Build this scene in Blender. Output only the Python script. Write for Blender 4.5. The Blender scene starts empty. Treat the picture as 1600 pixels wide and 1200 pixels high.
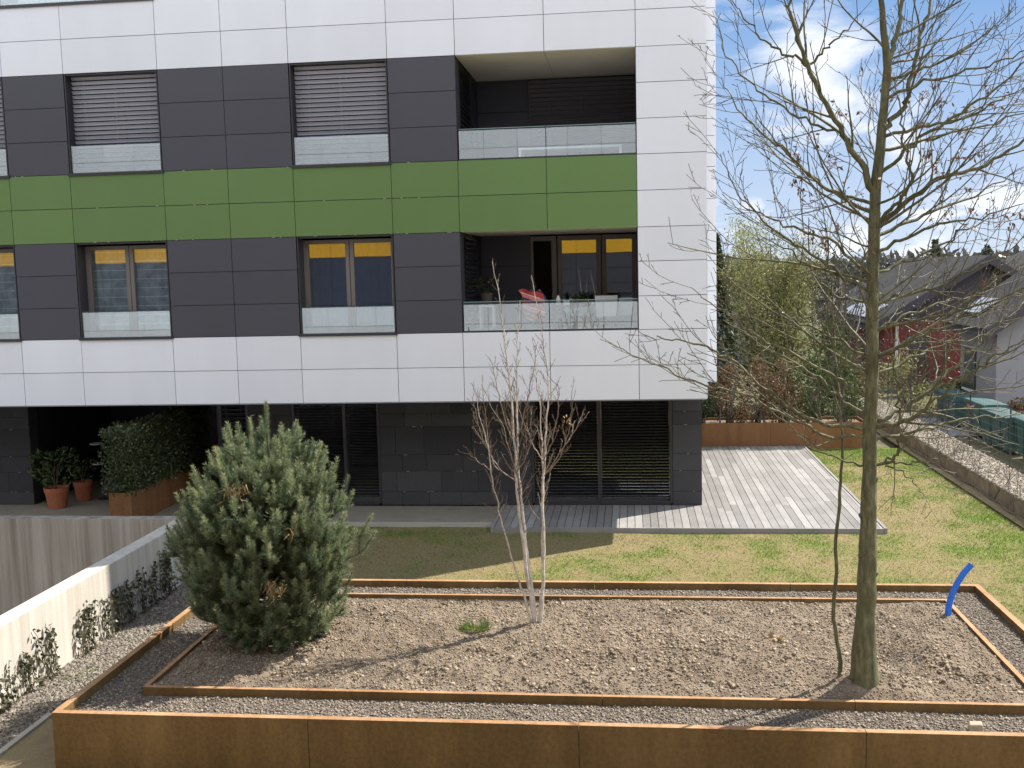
import bpy, math, random
import numpy as np
from mathutils import Vector, Matrix

# ------------------------------------------------------------------ camera, sky, sun, exposure
scene = bpy.context.scene
col = scene.collection
rng = np.random.default_rng(7)
random.seed(7)

CAM_H = 4.42
YAW, PITCH, ROLL = -0.11303, -0.10619, -0.02433
fwd = Vector((math.sin(YAW)*math.cos(PITCH), math.cos(YAW)*math.cos(PITCH), math.sin(PITCH)))
right = fwd.cross(Vector((0, 0, 1))).normalized()
upv = right.cross(fwd)
r2 = right*math.cos(ROLL) + upv*math.sin(ROLL)
u2 = -right*math.sin(ROLL) + upv*math.cos(ROLL)
cam = bpy.data.cameras.new('camera')
cam.sensor_width = 36.0
cam.lens = 36.0*1640.93/1600.0
cam.clip_start = 0.05
cam.clip_end = 3000
cam_ob = bpy.data.objects.new('camera', cam)
col.objects.link(cam_ob)
m = Matrix((r2, u2, -fwd)).transposed().to_4x4()
m.translation = Vector((0, 0, CAM_H))
cam_ob.matrix_world = m
scene.camera = cam_ob

SUN_DIR = Vector((1.0, 0.71, 1.379)).normalized()   # towards the sun
SUN_EL = math.radians(48.3)
SUN_ROT = math.atan2(1.0, 0.71)
SKY_STRENGTH = 0.15
SUN_STRENGTH = 2.8
EXPOSURE = 1.70

world = bpy.data.worlds.new("World")
scene.world = world
world.use_nodes = True
wt = world.node_tree
for n in list(wt.nodes):
    wt.nodes.remove(n)
def wn(t, **kw):
    n = wt.nodes.new(t)
    for k, v in kw.items():
        setattr(n, k, v)
    return n
sky = wn('ShaderNodeTexSky', sky_type='NISHITA', sun_disc=False, sun_elevation=SUN_EL, sun_rotation=SUN_ROT,
         air_density=1.0, dust_density=0.6, ozone_density=1.6, altitude=300)
tc = wn('ShaderNodeTexCoord')
sep = wn('ShaderNodeSeparateXYZ')
wt.links.new(tc.outputs['Generated'], sep.inputs[0])
def wm(op, a, b=None, clamp=False):
    n = wn('ShaderNodeMath', operation=op, use_clamp=clamp)
    for i, s in enumerate((a, b)):
        if s is None: continue
        if isinstance(s, (int, float)): n.inputs[i].default_value = s
        else: wt.links.new(s, n.inputs[i])
    return n.outputs[0]
zc = wm('MAXIMUM', sep.outputs[2], 0.0)
den = wm('ADD', zc, 0.34)
cx = wm('DIVIDE', sep.outputs[0], den)
cy = wm('DIVIDE', sep.outputs[1], den)
comb = wn('ShaderNodeCombineXYZ')
wt.links.new(cx, comb.inputs[0]); wt.links.new(cy, comb.inputs[1])
comb.inputs[2].default_value = 3.7
n1 = wn('ShaderNodeTexNoise'); n1.inputs['Scale'].default_value = 3.9; n1.inputs['Detail'].default_value = 9; n1.inputs['Roughness'].default_value = 0.56
n1.inputs['Distortion'].default_value = 0.35
wt.links.new(comb.outputs[0], n1.inputs['Vector'])
ramp = wn('ShaderNodeValToRGB')
ramp.color_ramp.elements[0].position = 0.47; ramp.color_ramp.elements[0].color = (0, 0, 0, 1)
ramp.color_ramp.elements[1].position = 0.66; ramp.color_ramp.elements[1].color = (1, 1, 1, 1)
wt.links.new(n1.outputs['Fac'], ramp.inputs[0])
cf = wm('MULTIPLY', ramp.outputs[0], 0.9)
cf = wm('MAXIMUM', cf, wm('MULTIPLY', sep.outputs[1], -0.8))  # extra cloud cover added behind the camera, out of view, for more fill
# pale band low down: more air between
low = wm('SUBTRACT', 1.0, wm('MULTIPLY', zc, 4.2), True)
cf = wm('MAXIMUM', cf, wm('MULTIPLY', low, 0.52))
mix = wn('ShaderNodeMixRGB')
wt.links.new(cf, mix.inputs['Fac'])
hs = wn('ShaderNodeHueSaturation'); hs.inputs['Saturation'].default_value = 1.0; hs.inputs['Value'].default_value = 1.0
wt.links.new(sky.outputs[0], hs.inputs['Color'])
# soft shoulder so that the bright aureole round the sun keeps its blue
va = wn('ShaderNodeVectorMath', operation='MULTIPLY_ADD'); va.inputs[1].default_value = (1.85, 0.92, 0.47); va.inputs[2].default_value = (1, 1, 1)
wt.links.new(hs.outputs[0], va.inputs[0])
vd = wn('ShaderNodeVectorMath', operation='DIVIDE')
wt.links.new(hs.outputs[0], vd.inputs[0]); wt.links.new(va.outputs[0], vd.inputs[1])
wt.links.new(vd.outputs[0], mix.inputs['Color1'])
# unseen clouds behind the camera made brighter, as added fill for the shaded facade
back = wm('MULTIPLY_ADD', sep.outputs[1], -2.2, True)
back.node.inputs[2].default_value = 0.35
cc = wn('ShaderNodeMixRGB'); wt.links.new(back, cc.inputs['Fac'])
cc.inputs['Color1'].default_value = (2.25, 2.3, 2.4, 1); cc.inputs['Color2'].default_value = (5.6, 5.6, 5.6, 1)
wt.links.new(cc.outputs[0], mix.inputs['Color2'])
bg = wn('ShaderNodeBackground'); bg.inputs['Strength'].default_value = SKY_STRENGTH
wt.links.new(mix.outputs[0], bg.inputs['Color'])
out = wn('ShaderNodeOutputWorld')
wt.links.new(bg.outputs[0], out.inputs['Surface'])

sun = bpy.data.lights.new('sun', 'SUN')
sun.energy = SUN_STRENGTH
sun.angle = math.radians(0.5)
sun.color = (1.0, 0.94, 0.85)
sun_ob = bpy.data.objects.new('sun', sun)
sun_ob.rotation_euler = SUN_DIR.to_track_quat('Z', 'Y').to_euler()
sun_ob.location = (20, 20, 30)
col.objects.link(sun_ob)
vs = scene.view_settings
vs.view_transform = 'Standard'
try: vs.look = 'None'
except Exception: pass
vs.exposure = EXPOSURE
vs.gamma = 1.0
vs.use_curve_mapping = False
scene.cycles.max_bounces = 8
scene.cycles.transparent_max_bounces = 24
scene.cycles.use_denoising = True

# ------------------------------------------------------------------ materials
def new_mat(name):
    mt = bpy.data.materials.new(name)
    mt.use_nodes = True
    nt = mt.node_tree
    return mt, nt, nt.nodes['Principled BSDF']
def node(nt, t, **kw):
    n = nt.nodes.new(t)
    for k, v in kw.items(): setattr(n, k, v)
    return n
def noise(nt, scale, detail=5, rough=0.55, vec=None, dist=0.0):
    n = node(nt, 'ShaderNodeTexNoise')
    n.inputs['Scale'].default_value = scale; n.inputs['Detail'].default_value = detail
    n.inputs['Roughness'].default_value = rough; n.inputs['Distortion'].default_value = dist
    if vec is not None: nt.links.new(vec, n.inputs['Vector'])
    return n.outputs['Fac']
def objco(nt, sc=(1, 1, 1)):
    t = node(nt, 'ShaderNodeTexCoord'); mp = node(nt, 'ShaderNodeMapping')
    mp.inputs['Scale'].default_value = sc
    nt.links.new(t.outputs['Object'], mp.inputs[0])
    return mp.outputs[0]
def ramp_(nt, fac, stops):
    r = node(nt, 'ShaderNodeValToRGB')
    el = r.color_ramp.elements
    while len(el) < len(stops): el.new(0.5)
    for e, (p, c) in zip(el, stops):
        e.position = p; e.color = (*c, 1) if len(c) == 3 else c
    nt.links.new(fac, r.inputs[0])
    return r.outputs[0]
def mixc(nt, fac, a, b, blend='MIX'):
    n = node(nt, 'ShaderNodeMixRGB', blend_type=blend)
    for i, s in enumerate((fac, a, b)):
        if isinstance(s, (int, float)): n.inputs[i].default_value = s
        elif isinstance(s, tuple): n.inputs[i].default_value = (*s, 1)
        else: nt.links.new(s, n.inputs[i])
    return n.outputs[0]
def island(nt):
    g = node(nt, 'ShaderNodeNewGeometry')
    return g.outputs['Random Per Island']
def bump(nt, bs, h, strength, dist=0.01):
    b = node(nt, 'ShaderNodeBump')
    b.inputs['Strength'].default_value = strength; b.inputs['Distance'].default_value = dist
    nt.links.new(h, b.inputs['Height']); nt.links.new(b.outputs[0], bs.inputs['Normal'])
def lerp(a, b, t): return tuple(x+(y-x)*t for x, y in zip(a, b))
def sc(c, k): return tuple(min(1, x*k) for x in c)

def simple(name, c, rough=0.6, spec=0.5, metal=0.0, isl=0.0, nz=None, bm=None, c2=None):
    """base colour with optional per-piece variation (isl), noise variation nz=(scale, amount)"""
    mt, nt, bs = new_mat(name)
    cur = None
    if isl or c2:
        lo, hi = (c, c2) if c2 else (sc(c, 1-isl), sc(c, 1+isl))
        cur = ramp_(nt, island(nt), [(0, lo), (1, hi)])
    if nz:
        f = noise(nt, nz[0], 6, 0.6, objco(nt))
        k = ramp_(nt, f, [(0.3, (1-nz[1],)*3), (0.7, (1+nz[1],)*3)]) if nz[1] <= 0 else ramp_(nt, f, [(0.3, (1-nz[1],)*3), (0.7, (1.0,)*3)])
        cur = mixc(nt, 1.0, cur if cur is not None else c, k, 'MULTIPLY')
    if cur is not None: nt.links.new(cur, bs.inputs['Base Color'])
    else: bs.inputs['Base Color'].default_value = (*c, 1)
    bs.inputs['Roughness'].default_value = rough
    bs.inputs['Specular IOR Level'].default_value = spec
    bs.inputs['Metallic'].default_value = metal
    if bm: bump(nt, bs, noise(nt, bm[0], 6, 0.6, objco(nt)), bm[1], bm[2] if len(bm) > 2 else 0.01)
    return mt

def glass_mat(name, gloss=0.2, tint=(0.75, 0.8, 0.82), gcol=(0.9, 0.95, 0.95), wav=0.0):
    mt, nt, bs = new_mat(name)
    nt.nodes.remove(bs)
    tr = node(nt, 'ShaderNodeBsdfTransparent'); tr.inputs[0].default_value = (*tint, 1)
    gl = node(nt, 'ShaderNodeBsdfGlossy'); gl.inputs['Color'].default_value = (*gcol, 1); gl.inputs['Roughness'].default_value = 0.0
    lw = node(nt, 'ShaderNodeLayerWeight'); lw.inputs['Blend'].default_value = 0.25
    ma = node(nt, 'ShaderNodeMath', operation='MULTIPLY_ADD', use_clamp=True)
    nt.links.new(lw.outputs['Fresnel'], ma.inputs[0]); ma.inputs[1].default_value = 0.6; ma.inputs[2].default_value = gloss
    mx = node(nt, 'ShaderNodeMixShader')
    nt.links.new(ma.outputs[0], mx.inputs[0]); nt.links.new(tr.outputs[0], mx.inputs[1]); nt.links.new(gl.outputs[0], mx.inputs[2])
    if wav:
        b = node(nt, 'ShaderNodeBump'); b.inputs['Strength'].default_value = wav; b.inputs['Distance'].default_value = 0.01
        nt.links.new(noise(nt, 1.6, 1, 0.4, objco(nt)), b.inputs['Height']); nt.links.new(b.outputs[0], gl.inputs['Normal'])
    nt.links.new(mx.outputs[0], nt.nodes['Material Output'].inputs[0])
    return mt

def panel_mat(name, c, rough=0.45, var=0.03):
    mt, nt, bs = new_mat(name)
    base = ramp_(nt, island(nt), [(0, sc(c, 1-var)), (1, sc(c, 1+var))])
    f = noise(nt, 0.8, 5, 0.6, objco(nt, (1, 1, 0.25)))
    k = ramp_(nt, f, [(0.3, (0.93,)*3), (0.65, (1, 1, 1))])
    nt.links.new(mixc(nt, 1.0, base, k, 'MULTIPLY'), bs.inputs['Base Color'])
    bs.inputs['Roughness'].default_value = rough
    bs.inputs['Specular IOR Level'].default_value = 0.4
    bump(nt, bs, noise(nt, 1.3, 2, 0.4, objco(nt)), 0.05, 0.02)
    return mt

def corten_mat(name, c1, c2, c3):
    mt, nt, bs = new_mat(name)
    a = noise(nt, 1.6, 8, 0.62, objco(nt, (1, 1, 0.35)))
    b = noise(nt, 22, 6, 0.7, objco(nt))
    s = noise(nt, 4, 5, 0.6, objco(nt, (1, 1, 0.08)))
    base = ramp_(nt, a, [(0.28, c1), (0.5, c2), (0.72, c3)])
    base = mixc(nt, 0.35, base, ramp_(nt, b, [(0.3, sc(c1, 0.7)), (0.7, sc(c3, 1.15))]))
    base = mixc(nt, 1.0, base, ramp_(nt, s, [(0.35, (0.82, 0.80, 0.78)), (0.6, (1, 1, 1))]), 'MULTIPLY')
    nt.links.new(base, bs.inputs['Base Color'])
    bs.inputs['Roughness'].default_value = 0.75
    bs.inputs['Specular IOR Level'].default_value = 0.25
    bump(nt, bs, b, 0.25, 0.004)
    return mt

def concrete_mat(name, c, dark, vert=True):
    mt, nt, bs = new_mat(name)
    a = noise(nt, 1.2, 7, 0.6, objco(nt))
    s = noise(nt, 5.0, 7, 0.65, objco(nt, (1, 1, 0.03)))
    s2 = noise(nt, 14.0, 4, 0.6, objco(nt, (1, 1, 0.02)))
    base = ramp_(nt, a, [(0.3, sc(c, 0.85)), (0.7, c)])
    if vert:
        base = mixc(nt, ramp_(nt, s, [(0.42, (0, 0, 0)), (0.62, (0.85,)*3)]), base, dark)
        base = mixc(nt, ramp_(nt, s2, [(0.5, (0, 0, 0)), (0.72, (0.5,)*3)]), base, sc(dark, 0.7))
    f = noise(nt, 60, 4, 0.6, objco(nt))
    base = mixc(nt, 1.0, base, ramp_(nt, f, [(0.3, (0.88,)*3), (0.6, (1, 1, 1))]), 'MULTIPLY')
    nt.links.new(base, bs.inputs['Base Color'])
    bs.inputs['Roughness'].default_value = 0.85
    bs.inputs['Specular IOR Level'].default_value = 0.25
    bump(nt, bs, f, 0.2, 0.004)
    return mt

def bark_mat(name, c1, c2, c3, vscale=0.25, scale=26, bs_=0.5):
    mt, nt, bs = new_mat(name)
    a = noise(nt, scale, 7, 0.65, objco(nt, (1, 1, vscale)))
    b = noise(nt, 4, 5, 0.6, objco(nt))
    base = ramp_(nt, a, [(0.3, c1), (0.5, c2), (0.7, c3)])
    base = mixc(nt, ramp_(nt, b, [(0.42, (0, 0, 0)), (0.62, (0.6,)*3)]), base, sc(c1, 1.4))
    nt.links.new(base, bs.inputs['Base Color'])
    bs.inputs['Roughness'].default_value = 0.7
    bs.inputs['Specular IOR Level'].default_value = 0.35
    bump(nt, bs, a, bs_, 0.012)
    return mt

def leaf_mat(name, lo, hi, trans=0.35, rough=0.5, spec=0.4):
    mt, nt, bs = new_mat(name)
    c = ramp_(nt, island(nt), [(0, lo), (1, hi)])
    nt.links.new(c, bs.inputs['Base Color'])
    bs.inputs['Roughness'].default_value = rough
    bs.inputs['Specular IOR Level'].default_value = spec
    if trans:
        tl = node(nt, 'ShaderNodeBsdfTranslucent'); nt.links.new(c, tl.inputs[0])
        mx = node(nt, 'ShaderNodeMixShader'); mx.inputs[0].default_value = trans
        nt.links.new(bs.outputs[0], mx.inputs[1]); nt.links.new(tl.outputs[0], mx.inputs[2])
        nt.links.new(mx.outputs[0], nt.nodes['Material Output'].inputs[0])
    return mt

M = {}
M['white'] = panel_mat('white_panel', (0.755, 0.77, 0.82), 0.42)
M['dark'] = panel_mat('anthracite_panel', (0.060, 0.060, 0.074), 0.5, 0.05)
M['green'] = panel_mat('green_panel', (0.118, 0.20, 0.062), 0.45, 0.04)
M['backing'] = simple('facade_backing', (0.02, 0.02, 0.024), 0.8)
M['soffit'] = simple('cream_soffit', (0.84, 0.81, 0.72), 0.7, nz=(1.5, 0.08))
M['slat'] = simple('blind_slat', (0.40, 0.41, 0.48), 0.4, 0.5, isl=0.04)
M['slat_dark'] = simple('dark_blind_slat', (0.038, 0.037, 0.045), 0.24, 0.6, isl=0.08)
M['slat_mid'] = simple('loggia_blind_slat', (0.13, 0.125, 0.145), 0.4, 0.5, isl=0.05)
M['frame'] = simple('window_frame', (0.15, 0.13, 0.12), 0.45)
M['darkmetal'] = simple('dark_metal', (0.03, 0.03, 0.036), 0.4)
M['steel'] = simple('steel_clip', (0.55, 0.55, 0.55), 0.3, 0.5, 0.9)
M['pane'] = glass_mat('window_glass', 0.17, (0.82, 0.86, 0.88), wav=0.025)
M['guard'] = glass_mat('guard_glass', 0.20, (0.82, 0.86, 0.86), (0.90, 0.95, 0.96), wav=0.012)
M['room'] = simple('room_plaster', (0.25, 0.24, 0.23), 0.9)
M['floor'] = simple('loggia_floor', (0.42, 0.41, 0.39), 0.8)
M['curtain_blue'] = simple('blue_curtain', (0.05, 0.10, 0.24), 0.9)
M['white_paint'] = simple('white_paint', (0.75, 0.76, 0.75), 0.4)
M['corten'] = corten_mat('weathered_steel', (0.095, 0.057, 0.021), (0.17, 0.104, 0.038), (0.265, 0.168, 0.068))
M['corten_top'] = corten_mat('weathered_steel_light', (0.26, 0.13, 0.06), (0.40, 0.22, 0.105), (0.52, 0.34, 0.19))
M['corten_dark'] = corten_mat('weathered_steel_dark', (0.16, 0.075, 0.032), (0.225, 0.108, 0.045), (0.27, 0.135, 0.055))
M['conc_ramp'] = concrete_mat('stained_concrete', (0.42, 0.385, 0.33), (0.20, 0.165, 0.135))
M['conc_white'] = concrete_mat('pale_concrete', (0.66, 0.63, 0.56), (0.50, 0.455, 0.38))
M['conc_edge'] = concrete_mat('edging_concrete', (0.45, 0.42, 0.36), (0.3, 0.27, 0.22), False)
M['bark'] = bark_mat('olive_bark', (0.052, 0.050, 0.026), (0.135, 0.13, 0.064), (0.26, 0.245, 0.14))
M['twig'] = bark_mat('twig_bark', (0.06, 0.048, 0.036), (0.125, 0.10, 0.078), (0.22, 0.185, 0.15), 1, 8, 0.0)
M['birch'] = bark_mat('birch_bark', (0.27, 0.22, 0.17), (0.58, 0.53, 0.46), (0.74, 0.70, 0.64), 1.2, 14, 0.2)
M['birch_twig'] = bark_mat('birch_twig_bark', (0.12, 0.085, 0.06), (0.22, 0.165, 0.12), (0.34, 0.27, 0.21), 1, 10, 0.0)
mt, nt, bs = new_mat('pine_needles')
at = node(nt, 'ShaderNodeAttribute'); at.attribute_name = 'tone'
c = ramp_(nt, at.outputs['Fac'], [(0.0, (0.07, 0.10, 0.058)), (0.4, (0.18, 0.228, 0.122)), (0.7, (0.31, 0.355, 0.19)), (1.0, (0.52, 0.52, 0.28))])
nt.links.new(c, bs.inputs['Base Color']); bs.inputs['Roughness'].default_value = 0.45; bs.inputs['Specular IOR Level'].default_value = 0.45
tl = node(nt, 'ShaderNodeBsdfTranslucent'); nt.links.new(c, tl.inputs[0])
mx = node(nt, 'ShaderNodeMixShader'); mx.inputs[0].default_value = 0.34
nt.links.new(bs.outputs[0], mx.inputs[1]); nt.links.new(tl.outputs[0], mx.inputs[2]); nt.links.new(mx.outputs[0], nt.nodes['Material Output'].inputs[0])
M['needle'] = mt
M['bud'] = leaf_mat('pine_buds', (0.25, 0.20, 0.07), (0.36, 0.29, 0.13), 0.1)
M['dry'] = leaf_mat('dry_brown_leaves', (0.10, 0.05, 0.028), (0.28, 0.15, 0.075), 0.3)
M['straw'] = leaf_mat('dry_needles', (0.22, 0.14, 0.06), (0.42, 0.30, 0.14), 0.2)
M['hedge'] = leaf_mat('box_leaves', (0.022, 0.036, 0.012), (0.105, 0.13, 0.042), 0.2, 0.35, 0.6)
M['ivy'] = leaf_mat('ivy_leaves', (0.025, 0.03, 0.016), (0.15, 0.145, 0.075), 0.2, 0.35, 0.5)
M['laurel'] = leaf_mat('laurel_leaves', (0.025, 0.045, 0.018), (0.12, 0.16, 0.05), 0.25, 0.6, 0.2)
M['brownhedge'] = leaf_mat('brown_hedge_leaves', (0.09, 0.05, 0.028), (0.26, 0.16, 0.075), 0.25)
M['willow'] = leaf_mat('spring_willow_leaves', (0.13, 0.14, 0.05), (0.34, 0.335, 0.125), 0.35)
M['conifer'] = leaf_mat('conifer_needles', (0.02, 0.035, 0.018), (0.075, 0.10, 0.045), 0.15)
M['farwood'] = leaf_mat('far_wood', (0.05, 0.05, 0.045), (0.13, 0.125, 0.10), 0.2)
M['terracotta'] = simple('terracotta', (0.40, 0.13, 0.06), 0.8, nz=(12, 0.2))
M['teal'] = simple('teal_plastic', (0.035, 0.095, 0.092), 0.75, 0.5, nz=(3, 0.25))
M['teal_lid'] = simple('pale_teal_lid', (0.30, 0.46, 0.43), 0.4, 0.5, nz=(5, 0.2))
M['blue'] = simple('blue_plastic', (0.02, 0.17, 0.75), 0.35, 0.5)
M['stone'] = simple('pale_stone', (0.50, 0.42, 0.30), 0.85, nz=(20, 0.25), bm=(30, 0.4))
M['red_wall'] = simple('red_render', (0.20, 0.038, 0.032), 0.8, nz=(2, 0.15))
M['grey_wall'] = simple('grey_render', (0.27, 0.265, 0.28), 0.85, nz=(1.5, 0.12))
M['fascia'] = simple('dark_fascia', (0.045, 0.038, 0.05), 0.6)
M['wire'] = simple('fence_wire', (0.13, 0.13, 0.12), 0.5, 0.5, 0.4)
M['opp_yellow'] = panel_mat('yellow_panel', (0.85, 0.44, 0.03), 0.5)
M['fabric_red'] = None

# ------------------------------------------------------------------ geometry helpers
WLOC = {}
def tag(o, label=None, cat=None, group=None, kind=None):
    if label: o['label'] = label
    if cat: o['category'] = cat
    if group: o['group'] = group
    if kind: o['kind'] = kind
    return o
def thing(name, loc, label, cat, group=None):
    o = bpy.data.objects.new(name, None)
    o.empty_display_size = 0.2
    col.objects.link(o)
    o.location = loc
    WLOC[o.name] = np.array(loc, float)
    return tag(o, label, cat, group)
def mk(name, V, F, mt, parent=None, loc=None, smooth=False, attr=None):
    """link one mesh object; V in world coordinates"""
    V = np.asarray(V, float)
    base = WLOC[parent.name] if parent is not None else np.array(loc if loc is not None else (0, 0, 0), float)
    me = bpy.data.meshes.new(name)
    V = V - base
    if isinstance(F, np.ndarray):
        n, k = F.shape
        me.vertices.add(len(V)); me.vertices.foreach_set('co', V.astype(np.float32).ravel())
        me.loops.add(n*k); me.loops.foreach_set('vertex_index', F.astype(np.int32).ravel())
        me.polygons.add(n)
        me.polygons.foreach_set('loop_start', np.arange(0, n*k, k, dtype=np.int32))
        me.polygons.foreach_set('loop_total', np.full(n, k, dtype=np.int32))
        me.update(calc_edges=True)
    else:
        me.from_pydata([tuple(v) for v in V], [], F)
        me.update()
    if smooth:
        me.polygons.foreach_set('use_smooth', np.ones(len(me.polygons), dtype=bool))
    me.materials.append(mt)
    if attr is not None:
        a = me.attributes.new(attr[0], 'FLOAT', 'POINT')
        a.data.foreach_set('value', np.asarray(attr[1], np.float32))
    o = bpy.data.objects.new(name, me)
    col.objects.link(o)
    if parent is not None:
        o.parent = parent
    else:
        o.location = tuple(base)
    WLOC[o.name] = base
    return o

class MB:
    def __init__(s): s.V = []; s.F = []; s.n = 0
    def add(s, V, F):
        s.V.extend([tuple(v) for v in V]); s.F.extend([tuple(i+s.n for i in f) for f in F]); s.n = len(s.V)
    def box(s, x0, x1, y0, y1, z0, z1):
        s.add([(x0, y0, z0), (x1, y0, z0), (x1, y1, z0), (x0, y1, z0), (x0, y0, z1), (x1, y0, z1), (x1, y1, z1), (x0, y1, z1)],
              [(0, 3, 2, 1), (4, 5, 6, 7), (0, 1, 5, 4), (1, 2, 6, 5), (2, 3, 7, 6), (3, 0, 4, 7)])
        return s
    def poly(s, pts): s.add(pts, [tuple(range(len(pts)))]); return s
    def prism(s, pts, dvec):
        n = len(pts); P = [np.array(p, float) for p in pts]; d = np.array(dvec, float)
        s.add(P + [p+d for p in P], [tuple(range(n))[::-1], tuple(range(n, 2*n))] + [(i, (i+1) % n, n+(i+1) % n, n+i) for i in range(n)])
        return s
    def tube(s, pts, rad, k=6, cap=True, rough=0.0):
        P = np.asarray(pts, float); n = len(P)
        rad = np.full(n, rad) if np.isscalar(rad) else np.asarray(rad, float)
        T = np.gradient(P, axis=0); T /= (np.linalg.norm(T, axis=1, keepdims=True)+1e-9)
        ref = np.array([0, 0, 1.0]) if abs(T[0][2]) < 0.8 else np.array([1.0, 0, 0])
        A = np.cross(T, ref); A /= (np.linalg.norm(A, axis=1, keepdims=True)+1e-9)
        B = np.cross(T, A)
        th = np.arange(k)*2*math.pi/k
        R = rad[:, None]*np.ones(k)[None]
        if rough: R = R*(1+rough*rng.standard_normal(R.shape))
        V = P[:, None, :] + R[..., None]*(np.cos(th)[None, :, None]*A[:, None, :] + np.sin(th)[None, :, None]*B[:, None, :])
        F = []
        for i in range(n-1):
            a = i*k; b = a+k
            for j in range(k):
                j2 = (j+1) % k
                F.append((a+j, a+j2, b+j2, b+j))
        if cap:
            F.append(tuple(range(k))[::-1]); F.append(tuple(range((n-1)*k, n*k)))
        s.add(V.reshape(-1, 3), F)
        return s
    def lathe(s, c, prof, k=20):
        V = []; F = []
        for r, z in prof:
            for j in range(k):
                t = 2*math.pi*j/k
                V.append((c[0]+r*math.cos(t), c[1]+r*math.sin(t), c[2]+z))
        n = len(prof)
        for i in range(n-1):
            for j in range(k):
                F.append((i*k+j, i*k+(j+1) % k, (i+1)*k+(j+1) % k, (i+1)*k+j))
        F.append(tuple(range(k))[::-1]); F.append(tuple(range((n-1)*k, n*k)))
        s.add(V, F); return s
    def build(s, name, mt, parent=None, loc=None, smooth=False):
        return mk(name, s.V, s.F, mt, parent, loc, smooth)

def unit(a): return a/(np.linalg.norm(a, axis=-1, keepdims=True)+1e-9)
def rand_dirs(n, r=None):
    r = rng if r is None else r
    return unit(r.standard_normal((n, 3)))
def leaves(C, D, S, L, W, fold=0.0):
    """diamond leaves: centre base C, direction D, side S"""
    n = len(C); L = np.broadcast_to(L, (n,))[:, None]; W = np.broadcast_to(W, (n,))[:, None]
    S = unit(S - D*np.sum(S*D, 1, keepdims=True)); N = np.cross(D, S)
    mid = C + D*L*0.45
    V = np.stack([C, mid+S*W*0.5+N*fold*W, C+D*L, mid-S*W*0.5+N*fold*W], 1).reshape(-1, 3)
    F = np.arange(4*n).reshape(n, 4)
    return V, F
def needles(C, D, S, L, W):
    n = len(C); L = np.broadcast_to(L, (n,))[:, None]; W = np.broadcast_to(W, (n,))[:, None]
    S = unit(S - D*np.sum(S*D, 1, keepdims=True))
    V = np.stack([C+S*W*0.5, C+D*L, C-S*W*0.5], 1).reshape(-1, 3)
    return V, np.arange(3*n).reshape(n, 3)
def merge(parts):
    Vs = []; Fs = []; k = 0
    for V, F in parts:
        Vs.append(V); Fs.append(F+k); k += len(V)
    return np.concatenate(Vs), np.concatenate(Fs)
_lat = {}
def vnoise(x, y, scale, seed=0):
    if seed not in _lat: _lat[seed] = np.random.default_rng(1000+seed).random((128, 128))
    L = _lat[seed]
    u = np.asarray(x)/scale+500; v = np.asarray(y)/scale+500
    i = np.floor(u).astype(int); j = np.floor(v).astype(int)
    fu = u-i; fv = v-j
    fu = fu*fu*(3-2*fu); fv = fv*fv*(3-2*fv)
    g = lambda a, b: L[a % 128, b % 128]
    return (g(i, j)*(1-fu)+g(i+1, j)*fu)*(1-fv)+(g(i, j+1)*(1-fu)+g(i+1, j+1)*fu)*fv
def fbm(x, y, scale, seed=0, oct=4):
    t = 0; a = 1; s = 0
    for o in range(oct):
        t = t+a*vnoise(x, y, scale/2**o, seed+o); s += a; a *= 0.55
    return t/s
def grid(x0, x1, y0, y1, step, zf):
    xs = np.arange(x0, x1+step*0.5, step); ys = np.arange(y0, y1+step*0.5, step)
    xs[-1] = x1; ys[-1] = y1
    X, Y = np.meshgrid(xs, ys)
    Z = zf(X, Y)
    nx = len(xs); ny = len(ys)
    i = np.arange(nx-1)[None]+np.arange(ny-1)[:, None]*nx
    F = np.stack([i, i+1, i+1+nx, i+nx], -1).reshape(-1, 4)
    return np.stack([X, Y, Z], -1).reshape(-1, 3), F
def pebbles(XY, z, size, flat=0.7):
    """small irregular stones, one deformed cube each"""
    n = len(XY)
    cube = np.array([(-1, -1, -1), (1, -1, -1), (1, 1, -1), (-1, 1, -1), (-1, -1, 1), (1, -1, 1), (1, 1, 1), (-1, 1, 1)], float)*0.5
    q = np.array([(0, 3, 2, 1), (4, 5, 6, 7), (0, 1, 5, 4), (1, 2, 6, 5), (2, 3, 7, 6), (3, 0, 4, 7)])
    V = cube[None]*rng.uniform(0.55, 1.15, (n, 8, 1))*rng.uniform(0.6, 1.3, (n, 1, 3))*np.array([1, 1, flat])
    A = rng.uniform(0, 2*math.pi, n); T = rng.uniform(-0.6, 0.6, n)
    ca, sa = np.cos(A)[:, None], np.sin(A)[:, None]; ct, st = np.cos(T)[:, None], np.sin(T)[:, None]
    x, y, zz = V[..., 0], V[..., 1], V[..., 2]
    y, zz = y*ct-zz*st, y*st+zz*ct
    x, y = x*ca-y*sa, x*sa+y*ca
    V = np.stack([x, y, zz], -1)*np.broadcast_to(size, (n,))[:, None, None]
    V += np.stack([XY[:, 0], XY[:, 1], z], -1)[:, None, :]
    F = (q[None]+(np.arange(n)*8)[:, None, None]).reshape(-1, 4)
    return V.reshape(-1, 3), F

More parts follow.
